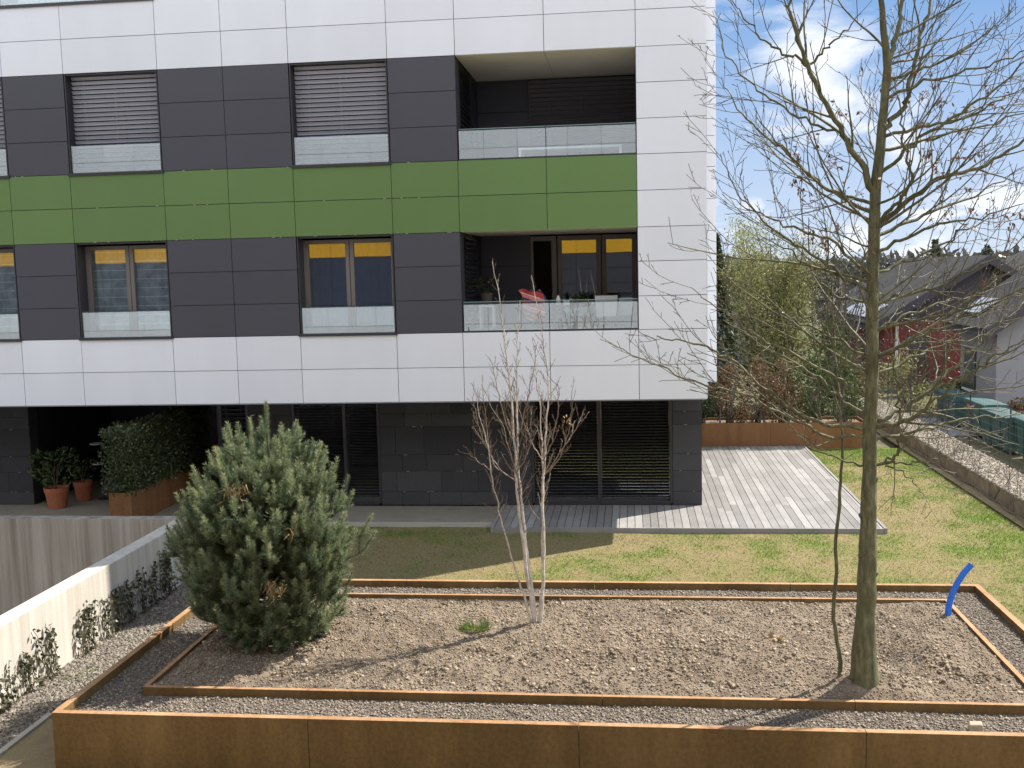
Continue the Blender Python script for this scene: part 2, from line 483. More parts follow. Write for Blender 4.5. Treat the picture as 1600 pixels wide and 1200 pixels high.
# ------------------------------------------------------------------ the setting: grounds
GZ = -0.10
def ground_material(name, stops, sc1, sc2, rough=0.95, b=0.5):
    mt, nt, bs = new_mat(name)
    a = noise(nt, sc1, 8, 0.65, objco(nt)); f = noise(nt, sc2, 5, 0.65, objco(nt))
    c = ramp_(nt, a, stops)
    c = mixc(nt, 1.0, c, ramp_(nt, f, [(0.3, (0.6,)*3), (0.7, (1.1,)*3)]), 'MULTIPLY')
    nt.links.new(c, bs.inputs['Base Color']); bs.inputs['Roughness'].default_value = rough
    bs.inputs['Specular IOR Level'].default_value = 0.15
    bump(nt, bs, f, b, 0.01)
    return mt
M['earth'] = ground_material('bare_earth', [(0.3, (0.20, 0.155, 0.095)), (0.55, (0.29, 0.225, 0.13)), (0.75, (0.26, 0.24, 0.10))], 3, 70)
M['far_ground'] = ground_material('rough_meadow', [(0.3, (0.10, 0.10, 0.055)), (0.7, (0.19, 0.17, 0.10))], 0.6, 8)
M['asphalt'] = ground_material('pale_road', [(0.3, (0.30, 0.30, 0.31)), (0.7, (0.36, 0.36, 0.37))], 1, 60)
M['terrace'] = ground_material('sandy_grit', [(0.3, (0.26, 0.235, 0.185)), (0.7, (0.33, 0.30, 0.24))], 2, 120)
M['soil'] = ground_material('planter_soil', [(0.28, (0.13, 0.098, 0.072)), (0.5, (0.23, 0.18, 0.13)), (0.72, (0.33, 0.265, 0.195))], 3.2, 65, b=0.9)
M['gritbase'] = ground_material('gravel_base', [(0.3, (0.12, 0.10, 0.08)), (0.7, (0.20, 0.175, 0.145))], 4, 60)

# big ground sheet with a hole where the garage ramp goes down
mb = MB()
RX0, RX1, RY0, RY1 = -24.0, -6.93, -6.0, 15.0
for (a, b, c, d) in ((-900, RX0, -900, 2200), (RX1, 900, -900, 2200), (RX0, RX1, -900, RY0), (RX0, RX1, RY1, 2200)):
    mb.poly([(a, c, -0.16), (b, c, -0.16), (b, d, -0.16), (a, d, -0.16)])
tag(mb.build('ground', M['far_ground']), kind='structure')
mb = MB().poly([(RX0-1, RY0-1, -3.2), (RX1, RY0-1, -3.2), (RX1, RY1+.1, -3.2), (RX0-1, RY1+.1, -3.2)])
tag(mb.build('ramp_floor', M['conc_edge']), kind='structure')
# brown earth path round the front and left of the planter
V, F = grid(-6.08, 12, -0.7, 13.4, 0.2, lambda X, Y: GZ-0.012+0.02*fbm(X, Y, 0.7, 3))
tag(mk('earth_path', V, F, M['earth'], smooth=True), kind='structure')

# lawn: patchy, green where the noise runs high, straw elsewhere
def green_at(x, y):
    g = 0.42*fbm(x, y, 0.42, 11, 4)+0.28*fbm(x, y, 1.0, 15, 3)+0.30*fbm(x, y, 2.8, 19, 2)
    g = g + 0.08*np.clip((x-4.2)/2.5, 0, 1) - 0.08*np.clip((4.2-x)/3.5, 0, 1) + 0.10*np.clip((y-22)/4, 0, 1)
    g = g - 0.16*np.exp(-((x-4.9)/0.9)**2-((y-17.8)/3.0)**2)
    return np.clip((g-0.35)/0.33, 0, 1)
def lawn_z(X, Y): return -0.10+0.03*fbm(X, Y, 1.1, 21)
mt, nt, bs = new_mat('patchy_lawn')
at = node(nt, 'ShaderNodeAttribute'); at.attribute_name = 'green'
fine = noise(nt, 55, 6, 0.7, objco(nt)); med = noise(nt, 14, 7, 0.7, objco(nt))
gr = ramp_(nt, fine, [(0.25, (0.045, 0.075, 0.012)), (0.55, (0.14, 0.20, 0.03)), (0.8, (0.24, 0.29, 0.07))])
st = ramp_(nt, fine, [(0.25, (0.13, 0.105, 0.052)), (0.55, (0.25, 0.20, 0.10)), (0.8, (0.34, 0.28, 0.15))])
ad = node(nt, 'ShaderNodeMath', operation='MULTIPLY_ADD', use_clamp=True)
nt.links.new(med, ad.inputs[0]); ad.inputs[1].default_value = 2.2; ad.inputs[2].default_value = -1.12
ad2 = node(nt, 'ShaderNodeMath', operation='ADD', use_clamp=True)
nt.links.new(ad.outputs[0], ad2.inputs[0]); nt.links.new(at.outputs['Fac'], ad2.inputs[1])
nt.links.new(mixc(nt, ad2.outputs[0], st, gr), bs.inputs['Base Color'])
bs.inputs['Roughness'].default_value = 0.95; bs.inputs['Specular IOR Level'].default_value = 0.1
bump(nt, bs, fine, 0.8, 0.02)
M['lawn'] = mt
V, F = grid(-6.0, 6.7, 13.23, 18.22, 0.08, lawn_z)
V2, F2 = grid(4.27, 6.7, 18.22, 26.2, 0.08, lawn_z)
V3, F3 = grid(4.28, 6.7, 8.6, 13.23, 0.08, lawn_z)
V, F = merge([(V, F), (V2, F2), (V3, F3)])
tag(mk('lawn', V, F, M['lawn'], smooth=True, attr=('green', green_at(V[:, 0], V[:, 1]))), kind='structure')
def blades(n, want_green):
    out = []
    for (x0, x1, y0, y1, k) in ((-5.9, 6.7, 13.25, 18.2, 0.62), (4.3, 6.7, 18.2, 26.1, 0.24), (4.3, 6.7, 9.5, 13.2, 0.14)):
        nn = int(n*k)
        x = rng.uniform(x0, x1, nn); y = rng.uniform(y0, y1, nn)
        deck = (x > -2.45) & (x < 4.27) & (y > 17.75)
        g = green_at(x, y)+rng.normal(0, 0.2, nn)
        keep = ((g > 0.42) if want_green else (g < 0.66)) & ~deck
        out.append(np.stack([x[keep], y[keep]], -1))
    return np.concatenate(out)
M['grass'] = leaf_mat('grass_blades', (0.06, 0.115, 0.016), (0.22, 0.31, 0.06), 0.3)
M['drygrass'] = leaf_mat('straw_blades', (0.17, 0.135, 0.06), (0.38, 0.31, 0.165), 0.3)
for nm, wg, mt_, cnt, hh in (('green_grass', True, M['grass'], 150000, (0.025, 0.065)), ('dry_grass', False, M['drygrass'], 120000, (0.02, 0.045))):
    P = blades(cnt, wg); n = len(P)
    C = np.stack([P[:, 0], P[:, 1], lawn_z(P[:, 0], P[:, 1])-0.003], -1)
    D = unit(rng.standard_normal((n, 3))*np.array([0.9, 0.9, 0.3])+np.array([0, 0, 0.9 if wg else 0.5]))
    V, F = needles(C, D, rand_dirs(n), rng.uniform(*hh, n), rng.uniform(0.006, 0.013, n))
    tag(mk(nm, V, F, mt_), 'short green grass in patches on the lawn' if wg else 'straw coloured dead grass on the lawn', 'grass', kind='stuff')

# grit terrace along the house, pale road beyond the garden
tag(MB().box(-6.72, -2.47, 18.22, 19.56, -0.16, -0.02).build('gravel_terrace', M['terrace']), kind='structure')
tag(MB().box(-24, -6.724, 15.23, 24.0, -0.16, -0.004).build('terrace', M['terrace']), kind='structure')
tag(MB().poly([(-30, 28.2, -0.12), (40, 28.2, -0.12), (40, 31.6, -0.12), (-30, 31.6, -0.12)]).build('road', M['asphalt']), kind='structure')
e = MB().box(-6.7, -2.47, 18.14, 18.21, -0.16, -0.012).build('lawn_edging', M['conc_edge'])
tag(e, 'thin concrete edging strip between shaded lawn and gravel terrace', 'edging')
e = MB().box(-6.15, -6.085, 4.0, 10.02, -0.16, GZ+0.02).build('gravel_edging', M['conc_edge'])
tag(e, 'pale concrete edging strip beside the pebbles at the near planter corner', 'edging')

# pebble strip under the ivy
M['pebble'] = simple('pebbles', (0.10, 0.088, 0.07), 0.85, 0.3, c2=(0.32, 0.28, 0.23))
M['grit'] = simple('planter_grit', (0.13, 0.105, 0.08), 0.9, 0.25, c2=(0.34, 0.285, 0.225))
M['clod'] = simple('soil_clods', (0.16, 0.118, 0.08), 0.95, 0.15, c2=(0.40, 0.33, 0.245))
tag(MB().poly([(-6.7, 4, GZ-0.004), (-6.15, 4, GZ-0.004), (-6.15, 15.0, GZ-0.004), (-6.7, 15.0, GZ-0.004)]).build('pebble_bed', M['gritbase']), kind='structure')
n = 16000
xy = np.stack([rng.uniform(-6.69, -6.15, n), rng.uniform(8.2, 15.0, n)], -1)
V, F = pebbles(xy, GZ+rng.uniform(-0.002, 0.012, n), rng.uniform(0.014, 0.036, n))
V1, F1 = pebbles(np.stack([rng.uniform(-6.16, -5.42, 9000), rng.uniform(10.03, 15.0, 9000)], -1), np.full(9000, GZ+0.012), rng.uniform(0.014, 0.034, 9000))
V, F = merge([(V, F), (V1, F1)])
tag(mk('pebbles', V, F, M['pebble']), 'grey pebbles spread along the foot of the ivy wall', 'pebbles', kind='stuff')

# ------------------------------------------------------------------ the corten planter in front
ZP = 0.45
PX0, PX1, PY0, PY1 = -5.39, 4.24, 8.85, 13.17
IX0, IX1, IY0, IY1 = -4.81, 3.70, 9.49, 12.57
planter = thing('corten_planter', (PX0, PY0, GZ), 'long raised planter of rusty weathering steel with a second steel frame inside', 'planter')
def wall_ring(x0, x1, y0, y1, t, z0, z1, joints, top):
    body = MB(); cap = MB()
    g = 0.003
    xs = [x0]+joints+[x1]
    for a, b in zip(xs[:-1], xs[1:]):
        for (ya, yb) in ((y0, y0+t), (y1-t, y1)):
            body.box(a+g, b-g, ya, yb, z0, z1-0.004)
            cap.box(a+g, b-g, ya-0.002, yb+0.002, z1-0.004, z1)
    for (xa, xb) in ((x0, x0+t), (x1-t, x1)):
        ym = (y0+y1)/2+0.4
        for a, b in ((y0+t+0.003, ym-g), (ym+g, y1-t-0.003)):
            body.box(xa, xb, a, b, z0, z1-0.004)
            cap.box(xa-0.002, xb+0.002, a, b, z1-0.004, z1)
    return body, cap
b, c = wall_ring(PX0, PX1, PY0, PY1, 0.065, -0.3, ZP, [-2.94, -0.49, 1.96], True)
of = b.build('outer_frame', M['corten'], planter)
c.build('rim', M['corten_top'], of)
b, c = wall_ring(IX0, IX1, IY0, IY1, 0.045, 0.1, ZP, [-2.7, -0.3, 2.0], True)
inf = b.build('inner_frame', M['corten'], planter)
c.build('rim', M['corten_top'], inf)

# soil: grit between the frames, a mounded earth bed inside
def inner_z(X, Y):
    z = ZP-0.02+0.10*(fbm(X, Y, 1.1, 31)-0.5)+0.12*(fbm(X, Y, 0.30, 33, 4)-0.5)+0.035*(fbm(X, Y, 0.09, 37, 2)-0.5)
    z = z+0.07*np.exp(-((X+0.6)/2.6)**2-((Y-11.0)/0.9)**2)-0.06*np.exp(-((X+2.0)/1.8)**2-((Y-12.45)/0.35)**2)
    z = z+0.10*np.exp(-((X-1.3)/0.9)**2-((Y-10.6)/0.5)**2)
    z = z-0.035*np.exp(-((X-1.6)/0.5)**2-((Y-9.95)/0.25)**2)
    z = z+0.13*np.exp(-((X-2.1)/0.5)**2-((Y-9.85)/0.3)**2)+0.10*np.exp(-((X-3.0)/0.35)**2-((Y-10.7)/0.5)**2)-0.10*np.exp(-((X-2.6)/0.28)**2-((Y-10.6)/0.35)**2)
    z = z+0.05*np.exp(-((X+1.07)/0.35)**2-((Y-11.3)/0.25)**2)
    ex = np.minimum(np.minimum(X-IX0, IX1-X), np.minimum(Y-IY0, IY1-Y))
    k = np.clip((ex-0.02)/0.16, 0, 1)
    base = ZP-0.045+0.02*(fbm(X, Y, 0.28, 33, 3)-0.5)
    return base*(1-k)+z*k
V, F = grid(IX0+0.045, IX1-0.045, IY0+0.045, IY1-0.045, 0.022, inner_z)
tag(mk('soil', V, F, M['soil'], smooth=True), kind='structure')
def grit_z(X, Y): return ZP-0.095+0.02*fbm(X, Y, 0.5, 41)
parts = []
for (a, b, c, d) in ((PX0+.065, PX1-.065, PY0+.065, IY0), (PX0+.065, PX1-.065, IY1, PY1-.065), (PX0+.065, IX0, IY0, IY1), (IX1, PX1-.065, IY0, IY1)):
    parts.append(grid(a, b, c, d, 0.05, grit_z))
V, F = merge(parts)
tag(mk('grit_bed', V, F, M['gritbase'], smooth=True), kind='structure')
parts = []
for (a, b, c, d, k) in ((PX0+.08, PX1-.08, PY0+.08, IY0-.02, 21000), (PX0+.08, PX1-.08, IY1+.02, PY1-.08, 12000), (PX0+.08, IX0-.01, IY0, IY1, 4200), (IX1+.01, PX1-.08, IY0, IY1, 4200)):
    xy = np.stack([rng.uniform(a, b, k), rng.uniform(c, d, k)], -1)
    parts.append(pebbles(xy, grit_z(xy[:, 0], xy[:, 1])+rng.uniform(-0.003, 0.008, k), 0.007+0.018*rng.random(k)**1.8))
V, F = merge(parts)
tag(mk('grit', V, F, M['grit']), 'grey brown gravel filling the strip between the two steel frames', 'gravel', kind='stuff')
n = 60000
xy = np.stack([rng.uniform(IX0+.05, IX1-.05, n), rng.uniform(IY0+.05, IY1-.05, n)], -1)
s = 0.006+0.015*rng.random(n)**2.2
lumpy = fbm(xy[:, 0], xy[:, 1], 0.5, 71, 3)
s = s+np.where(rng.random(n) < 0.09*np.clip(lumpy-0.48, 0, 1)/0.2, rng.uniform(0.008, 0.028, n), 0)
V, F = pebbles(xy, inner_z(xy[:, 0], xy[:, 1])+s*0.15, s, 0.75)
tag(mk('soil_clods', V, F, M['clod']), 'crumbly brown clods and stones covering the planter soil', 'soil', kind='stuff')
n = 2600
xy = np.stack([rng.uniform(IX0+.05, IX1-.05, n), rng.uniform(IY0+.05, IY1-.05, n)], -1)
V, F = pebbles(xy, inner_z(xy[:, 0], xy[:, 1])+0.006, rng.uniform(0.009, 0.022, n), 0.75)
tag(mk('soil_grit', V, F, M['pebble']), 'small pale stones mixed into the planter soil', 'gravel', kind='stuff')

# pale stone block, blue pipe, grass tuft, fallen leaf
bm_ = MB()
bm_.add([(2.86, 9.06, 0.36), (2.985, 9.04, 0.36), (3.0, 9.13, 0.36), (2.88, 9.15, 0.36), (2.87, 9.07, 0.44), (2.975, 9.05, 0.45), (2.985, 9.12, 0.462), (2.885, 9.14, 0.45)],
        [(0, 3, 2, 1), (4, 5, 6, 7), (0, 1, 5, 4), (1, 2, 6, 5), (2, 3, 7, 6), (3, 0, 4, 7)])
o = bm_.build('stone_block', M['stone'], loc=(2.93, 9.1, 0.36))
bv = o.modifiers.new('bevel', 'BEVEL'); bv.width = 0.012; bv.segments = 2
tag(o, 'pale sandy stone block lying on the gravel near the front rim', 'stone')
pp = [(3.55, 12.06, 0.30), (3.555, 12.06, 0.48), (3.575, 12.06, 0.60), (3.61, 12.06, 0.71), (3.655, 12.06, 0.81), (3.72, 12.06, 0.92), (3.80, 12.06, 1.015)]
P = np.array(pp); ts = np.linspace(0, len(P)-1, 110)
P = np.stack([np.interp(ts, range(len(P)), P[:, i]) for i in range(3)], -1)
for _ in range(2): P[1:-1] = (P[:-2]+2*P[1:-1]+P[2:])/4
mb = MB().tube(P, 0.034*(1+0.035*np.sin(np.arange(110)*1.3)), 14, cap=False).tube(P[::-1], 0.029, 14, cap=False)
k = 14
rim = []
for (A_, r_) in ((P, 0.034), (P, 0.029)): pass
mb2 = MB()
T = unit((P[-1]-P[-2])[None])[0]; A = unit(np.cross(T, [0, 1, 0])[None])[0]; B = np.cross(T, A)
ring = lambda r: [P[-1]+r*(math.cos(t)*A+math.sin(t)*B) for t in np.arange(k)*2*math.pi/k]
mb.add(ring(0.0345)+ring(0.0285), [(i, (i+1) % k, k+(i+1) % k, k+i) for i in range(k)])
o = mb.build('drainage_pipe', M['blue'], loc=(3.55, 12.06, 0.38), smooth=True)
tag(o, 'bright blue plastic pipe curving up out of the planter corner', 'pipe')
n = 260
c0 = np.array([-1.75, 11.22, 0.0]); a = rng.uniform(0, 2*math.pi, n); r = 0.16*np.sqrt(rng.random(n))
C = np.stack([c0[0]+r*np.cos(a), c0[1]+0.6*r*np.sin(a), np.zeros(n)], -1); C[:, 2] = inner_z(C[:, 0], C[:, 1])
D = unit(np.stack([np.cos(a)*0.6, np.sin(a)*0.6, np.ones(n)*0.7], -1)+0.3*rng.standard_normal((n, 3)))
V, F = needles(C, D, rand_dirs(n), rng.uniform(0.05, 0.15, n), 0.008)
o = mk('grass_tuft', V, F, M['grass'], loc=(c0[0], c0[1], 0.44))
tag(o, 'small green grass tuft growing in the soil left of the birch', 'grass tuft')
n = 12
C = np.array([1.49, 10.8, 0.0])+rng.normal(0, 0.03, (n, 3))*np.array([1, 1, 0]); C[:, 2] = inner_z(C[:, 0], C[:, 1])+0.02
V, F = leaves(C, unit(rng.standard_normal((n, 3))*[1, 1, .5]), rand_dirs(n), 0.07, 0.05, 0.2)
tag(mk('fallen_leaf', V, F, M['straw'], loc=(1.49, 10.8, 0.44)), 'pale yellow dead leaf lying on the soil left of the big trunk', 'leaf')

# ------------------------------------------------------------------ the apartment building
YF = 18.18           # facade plane
YG = 19.56           # ground floor wall
CX = [-15.26, -14.07, -12.88, -11.13, -9.97, -8.22, -7.03, -5.84, -4.09, -2.91, -1.385, 0.15, 1.315]
RZ = [2.17, 2.775, 3.385, 3.96, 4.55, 5.13, 5.745, 6.35, 6.94, 7.53, 8.115, 8.715, 9.32, 9.91, 10.49, 11.07, 11.68, 12.29]
WINC = {2: 'w', 4: 'w', 7: 'w', 9: 'l', 10: 'l'}       # window and loggia columns
house = thing('apartment_building', (-6, YF, 0), 'apartment building clad in white, green and anthracite panels with glazed loggias', 'building')
RGAP = 0.005
def two_mat(a, b, name, ma, mb_, parent):
    k = len(a.F); a.add(b.V, b.F)
    o = a.build(name, ma, parent)
    o.data.materials.append(mb_)
    idx = np.zeros(len(a.F), np.int32); idx[k:] = 1
    o.data.polygons.foreach_set('material_index', idx)
    return o
M['navy2'] = simple('dark_navy_panel', (0.034, 0.036, 0.056), 0.5)
pan = {'white': MB(), 'dark': MB(), 'green': MB()}
def row_kind(j):
    if j in (0, 1, 10, 11, 15, 16): return 'white'
    if j in (5, 6): return 'green'
    return 'dark'
for i in range(len(CX)-1):
    for j in range(len(RZ)-1):
        k = row_kind(j)
        if i == 11: k = 'white'
        if i == 0: k = 'white' if k == 'white' else k
        if k == 'dark' and (i in WINC or (i == 3 and j >= 12)): continue
        if k == 'dark':
            st_ = 0 if j < 5 else 1 if j < 10 else 2; run = 0 if i < 2 else 1 if i == 3 else 2 if i in (5, 6) else 3
            key = ('dark', st_, run)
            pan.setdefault(key, MB()); k = key
        jit = rng.uniform(-0.0015, 0.0015)
        pan[k].box(CX[i]+RGAP, CX[i+1]-RGAP, YF+jit, YF+0.02, RZ[j]+RGAP, RZ[j+1]-RGAP)
# side of the front volume, and the set-back wing behind it
for j in range(len(RZ)-1):
    pan['white'].box(1.297, 1.315, YF+0.03, 19.52, RZ[j]+RGAP, RZ[j+1]-RGAP)
    pan['white'].box(1.297, 1.315, 19.53, 20.88, RZ[j]+RGAP, RZ[j+1]-RGAP)
    pan['white'].box(1.30, 1.69, 20.9, 20.92, RZ[j]+RGAP, RZ[j+1]-RGAP)
    for q in range(5):
        pan['white'].box(1.672, 1.69, 20.93+q*2.1, 20.93+(q+1)*2.1-0.01, RZ[j]+RGAP, RZ[j+1]-RGAP)
jc = MB(); rj = np.random.default_rng(77)
for z in (5.132, 5.745, 6.348):
    for i in range(1, 9):
        for _ in range(3):
            if rj.random() < 0.62:
                xc = rj.uniform(CX[i]+0.08, CX[i+1]-0.1); jc.box(xc, xc+rj.uniform(0.02, 0.05), YF-0.004, YF+0.004, z-0.004, z+0.004)
pan['white'].build('white_cladding', M['white'], house)
two_mat(pan['green'], jc, 'green_cladding', M['green'], M['steel'], house)
# dark panels inside the loggias
for key in [q for q in pan if isinstance(q, tuple)]:
    pan[key].build('anthracite_cladding', M['dark'], house)
for (z0, z1, zf) in ((3.36, 5.13, 3), (6.33, 8.115, 8)):
    lgd = MB(); lgb = MB()
    for a, b in zip([z0, z0+0.59, z0+1.18], [z0+0.585, z0+1.175, z1]):
        lgd.box(-2.93, -2.912, YF+1.75, 20.7, a+RGAP, b-RGAP)
        lgb.box(-2.905, -1.92, 20.73, 20.75, a+RGAP, b-RGAP)
    lgd.build('loggia_lining', M['navy2'], house)
    lgb.build('loggia_back_wall', M['navy2'], house)
    MB().box(-2.93, -2.912, YF+0.03, YF+0.42, z0, z1).build('loggia_lining', M['dark'], house)
    MB().box(0.152, 0.165, YF+0.03, 20.7, z0, z1).build('loggia_lining', M['dark'], house)
# structure behind the cladding: slabs, piers, back and interior
bk = MB()
slabs = ((2.19, 3.35), (5.15, 6.32), (8.13, 9.30), (11.10, 12.28))
for z0, z1 in slabs:
    bk.box(CX[0], 1.29, YF+0.022, 20.76, z0, z1)
for i in range(len(CX)-1):
    if i in WINC: continue
    for z0, z1 in ((3.35, 5.15), (6.32, 8.13)) + (() if i == 3 else ((9.30, 11.10),)):
        bk.box(CX[i]+(0.012 if (i-1) in WINC else 0), CX[i+1]-(0.012 if (i+1) in WINC else 0), YF+0.022, 18.62, z0, z1)
for z0, z1 in ((3.35, 5.15), (6.32, 8.13), (9.30, 11.10)):
    bk.box(-2.96, -2.931, YF+1.75, 20.76, z0, z1)
    bk.box(-2.96, -2.931, YF+0.03, YF+0.42, z0, z1)
    bk.box(0.166, 1.29, 18.63, 20.76, z0, z1)
    bk.box(-2.93, -1.92, 20.752, 20.78, z0, z1)
bk.box(CX[0], 1.66, 26.6, 31.4, 2.19, 12.28)
for z0, z1 in slabs:
    bk.box(CX[0], 1.29, 20.77, 26.59, z0, z1)
bk.box(1.31, 1.66, 20.93, 26.59, 2.18, 12.28)
bk.build('structure', M['backing'], house)
rm = MB()
for z0, z1 in ((3.35, 5.15), (6.32, 8.13), (9.30, 11.10)):
    rm.box(CX[0]+.1, 1.28, 24.0, 24.1, z0, z1)
    rm.box(-3.02, -2.97, 18.63, 24, z0, z1); rm.box(-6.9, -6.8, 18.63, 24, z0, z1); rm.box(-10.6, -10.5, 18.63, 24, z0, z1)
    rm.box(1.2, 1.28, 20.8, 24, z0, z1)
rm.build('interior_walls', M['room'], house)
sf = MB()
sf.box(CX[0], 1.295, YF+0.004, YG-0.002, 2.155, 2.168)
sf.build('overhang_soffit', M['grey_wall'], house)
for zc_ in (5.148, 8.128):
    sf = MB(); sf.box(-2.905, -1.388, YF+0.03, 20.72, zc_-0.016, zc_-0.002); sf.box(-1.38, 0.148, YF+0.03, 20.72, zc_-0.016, zc_-0.002)
    sf.build('loggia_soffit', M['soffit'], house)
for zf in (3.352, 6.322, 9.302):
    fl = MB(); fl.box(-2.905, 0.148, YF+0.07, 20.72, zf, zf+0.03); fl.build('loggia_floor', M['floor'], house)

def venetian(mb, x0, x1, y, z0, z1, pitch, depth, tilt):
    """slats, each a thin curved strip"""
    z = z1-pitch*0.5
    c, s_ = math.cos(tilt), math.sin(tilt)
    while z > z0+pitch*0.3:
        pr = []
        for u, h in ((-0.5, 0.0), (-0.2, 0.09), (0.2, 0.09), (0.5, 0.0)):
            a, bq = u*depth, h*depth
            pr.append((y+a*c-bq*s_, z+a*s_+bq*c))
        th = 0.0035
        V = [(x0, p[0], p[1]) for p in pr]+[(x1, p[0], p[1]) for p in pr]+[(x0, p[0], p[1]-th) for p in pr]+[(x1, p[0], p[1]-th) for p in pr]
        F = [(i, i+4, i+5, i+1) for i in range(3)]+[(8+i, 9+i, 13+i, 12+i) for i in range(3)]+[(0, 8, 12, 4), (3, 7, 15, 11)]
        mb.add(V, F)
        z -= pitch
def cords(mb, xs, y, z0, z1):
    for x in xs: mb.box(x-0.0015, x+0.0015, y-0.0015, y+0.0015, z0, z1)
def upper_window(x0, x1, z0, z1, blind_to=None, label=None):
    """recessed window with outer venetian blind and glass guard"""
    fr = MB()
    a, b = x0+0.012, x1-0.012
    y = 18.48
    # reveals and sill
    fr.box(a, a+0.02, YF+0.005, y, z0, z1); fr.box(b-0.02, b, YF+0.005, y, z0, z1); fr.box(a+.02, b-.02, YF+0.03, y, z1-0.03, z1)
    fr.box(x0-0.02, x1+0.02, YF-0.035, YF+0.22, z0-0.035, z0+0.012)
    f = fr.build('window', M['darkmetal'], house)
    wf = MB(); xm = (a+b)/2
    zt, zb = z1-0.06, z0+0.02
    wf.box(a+0.02, a+0.11, y, y+0.07, zb, zt); wf.box(b-0.11, b-0.02, y, y+0.07, zb, zt)
    wf.box(xm-0.075, xm-0.006, y, y+0.07, zb, zt); wf.box(xm+0.006, xm+0.075, y, y+0.07, zb, zt)
    for xa, xb in ((a+0.11, xm-0.075), (xm+0.075, b-0.11)):
        wf.box(xa, xb, y+.002, y+0.068, zt-0.07, zt); wf.box(xa, xb, y+.002, y+0.068, zb, zb+0.10)
    wf.build('frame', M['darkmetal'] if blind_to is not None else M['frame'], f)
    pn = MB(); pn.box(a+0.112, xm-0.077, y+0.03, y+0.036, zb+0.102, zt-0.072); pn.box(xm+0.077, b-0.112, y+0.03, y+0.036, zb+0.102, zt-0.072)
    pn.build('pane', M['pane'], f)
    if blind_to is not None:
        vb = MB(); venetian(vb, a+0.035, b-0.025, YF+0.19, blind_to, z1-0.02, 0.080, 0.060, math.radians(-50))
        w = b-a
        cords(vb, (a+w*0.17, a+w*0.5, a+w*0.86), YF+0.15, blind_to, z1-0.03)
        vb.build('venetian_blind', M['slat'], f)
    gd = MB(); gd.box(a+0.03, b-0.005, YF+0.035, YF+0.049, z0+0.012, z0+0.50)
    gd.build('glass_guard', M['guard'], f)
    return f, (a, b, zb, zt, y)
def curtain(f, x0, x1, y, z0, z1, mt, waves=0.03):
    xs = np.linspace(x0, x1, 60)
    ys = y+waves*np.sin(xs*38+np.sin(xs*9)*2)
    V = [(x, yy, z0) for x, yy in zip(xs, ys)]+[(x, yy, z1) for x, yy in zip(xs, ys)]
    mk('curtain', V, [(i, i+1, 61+i, 60+i) for i in range(59)], mt, f, smooth=True)
mt, nt, bs = new_mat('sheer_striped_curtain')
sx = node(nt, 'ShaderNodeSeparateXYZ'); nt.links.new(objco(nt), sx.inputs[0])
w_ = node(nt, 'ShaderNodeMath', operation='MULTIPLY'); nt.links.new(sx.outputs[2], w_.inputs[0]); w_.inputs[1].default_value = 1/0.165
fr_ = node(nt, 'ShaderNodeMath', operation='FRACT'); nt.links.new(w_.outputs[0], fr_.inputs[0])
nt.links.new(mixc(nt, ramp_(nt, fr_.outputs[0], [(0.05, (1, 1, 1)), (0.09, (0, 0, 0))]), ramp_(nt, noise(nt, 5, 4, 0.6, objco(nt)), [(0.35, (0.26, 0.29, 0.33)), (0.65, (0.52, 0.56, 0.60))]), (0.85, 0.87, 0.88)), bs.inputs['Base Color'])
bs.inputs['Roughness'].default_value = 0.9
M['sheer'] = mt
for ci in (2, 4, 7):
    upper_window(CX[ci], CX[ci+1], 6.36, 8.115, 6.40)
    f, (a, b, zb, zt, y) = upper_window(CX[ci], CX[ci+1], 3.40, 5.13)
    if ci == 7:
        curtain(f, a+0.03, b-0.03, y+0.45, zb, zt-0.02, M['curtain_blue'], 0.02)
    else:
        curtain(f, a+0.03, b-0.03, y+0.13, zb, zt-0.02, M['sheer'], 0.02)
    f, (a, b, zb, zt, y) = upper_window(CX[3] if ci == 4 else CX[ci], CX[ci+1], 9.33, 11.07)
    curtain(f, a+0.03, b-0.03, y+0.3, zb, zt-0.02, M['sheer'], 0.02)

def loggia_guard(z0):
    f = MB(); f.box(-2.90, 0.14, YF+0.02, YF+0.075, z0-0.035, z0+0.012)
    g = f.build('loggia_guard', M['darkmetal'], house)
    gl = MB(); gl.box(-2.885, -1.392, YF+0.035, YF+0.049, z0+0.012, z0+0.51); gl.box(-1.378, 0.135, YF+0.035, YF+0.049, z0+0.012, z0+0.51)
    gl.build('glass_guard', M['guard'], g)
    tp = MB(); tp.box(-2.885, -1.392, YF+0.034, YF+0.05, z0+0.511, z0+0.518); tp.box(-1.378, 0.135, YF+0.034, YF+0.05, z0+0.511, z0+0.518)
    tp.build('guard_edge', M['teal_lid'], g)
for z0 in (3.40, 6.365, 9.33): loggia_guard(z0)
# upper loggia: big blind over the patio door
f = MB().box(-1.915, -1.89, 20.70, 20.75, 6.36, 8.09).build('loggia_window', M['darkmetal'], house)
vb = MB(); venetian(vb, -1.885, 0.145, 20.66, 6.36, 8.09, 0.085, 0.070, math.radians(-45)); cords(vb, (-1.5, -0.87, -0.2), 20.61, 6.36, 8.08)
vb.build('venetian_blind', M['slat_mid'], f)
MB().box(-1.88, 0.145, 20.715, 20.745, 6.36, 8.10).build('pane', M['darkmetal'], f)
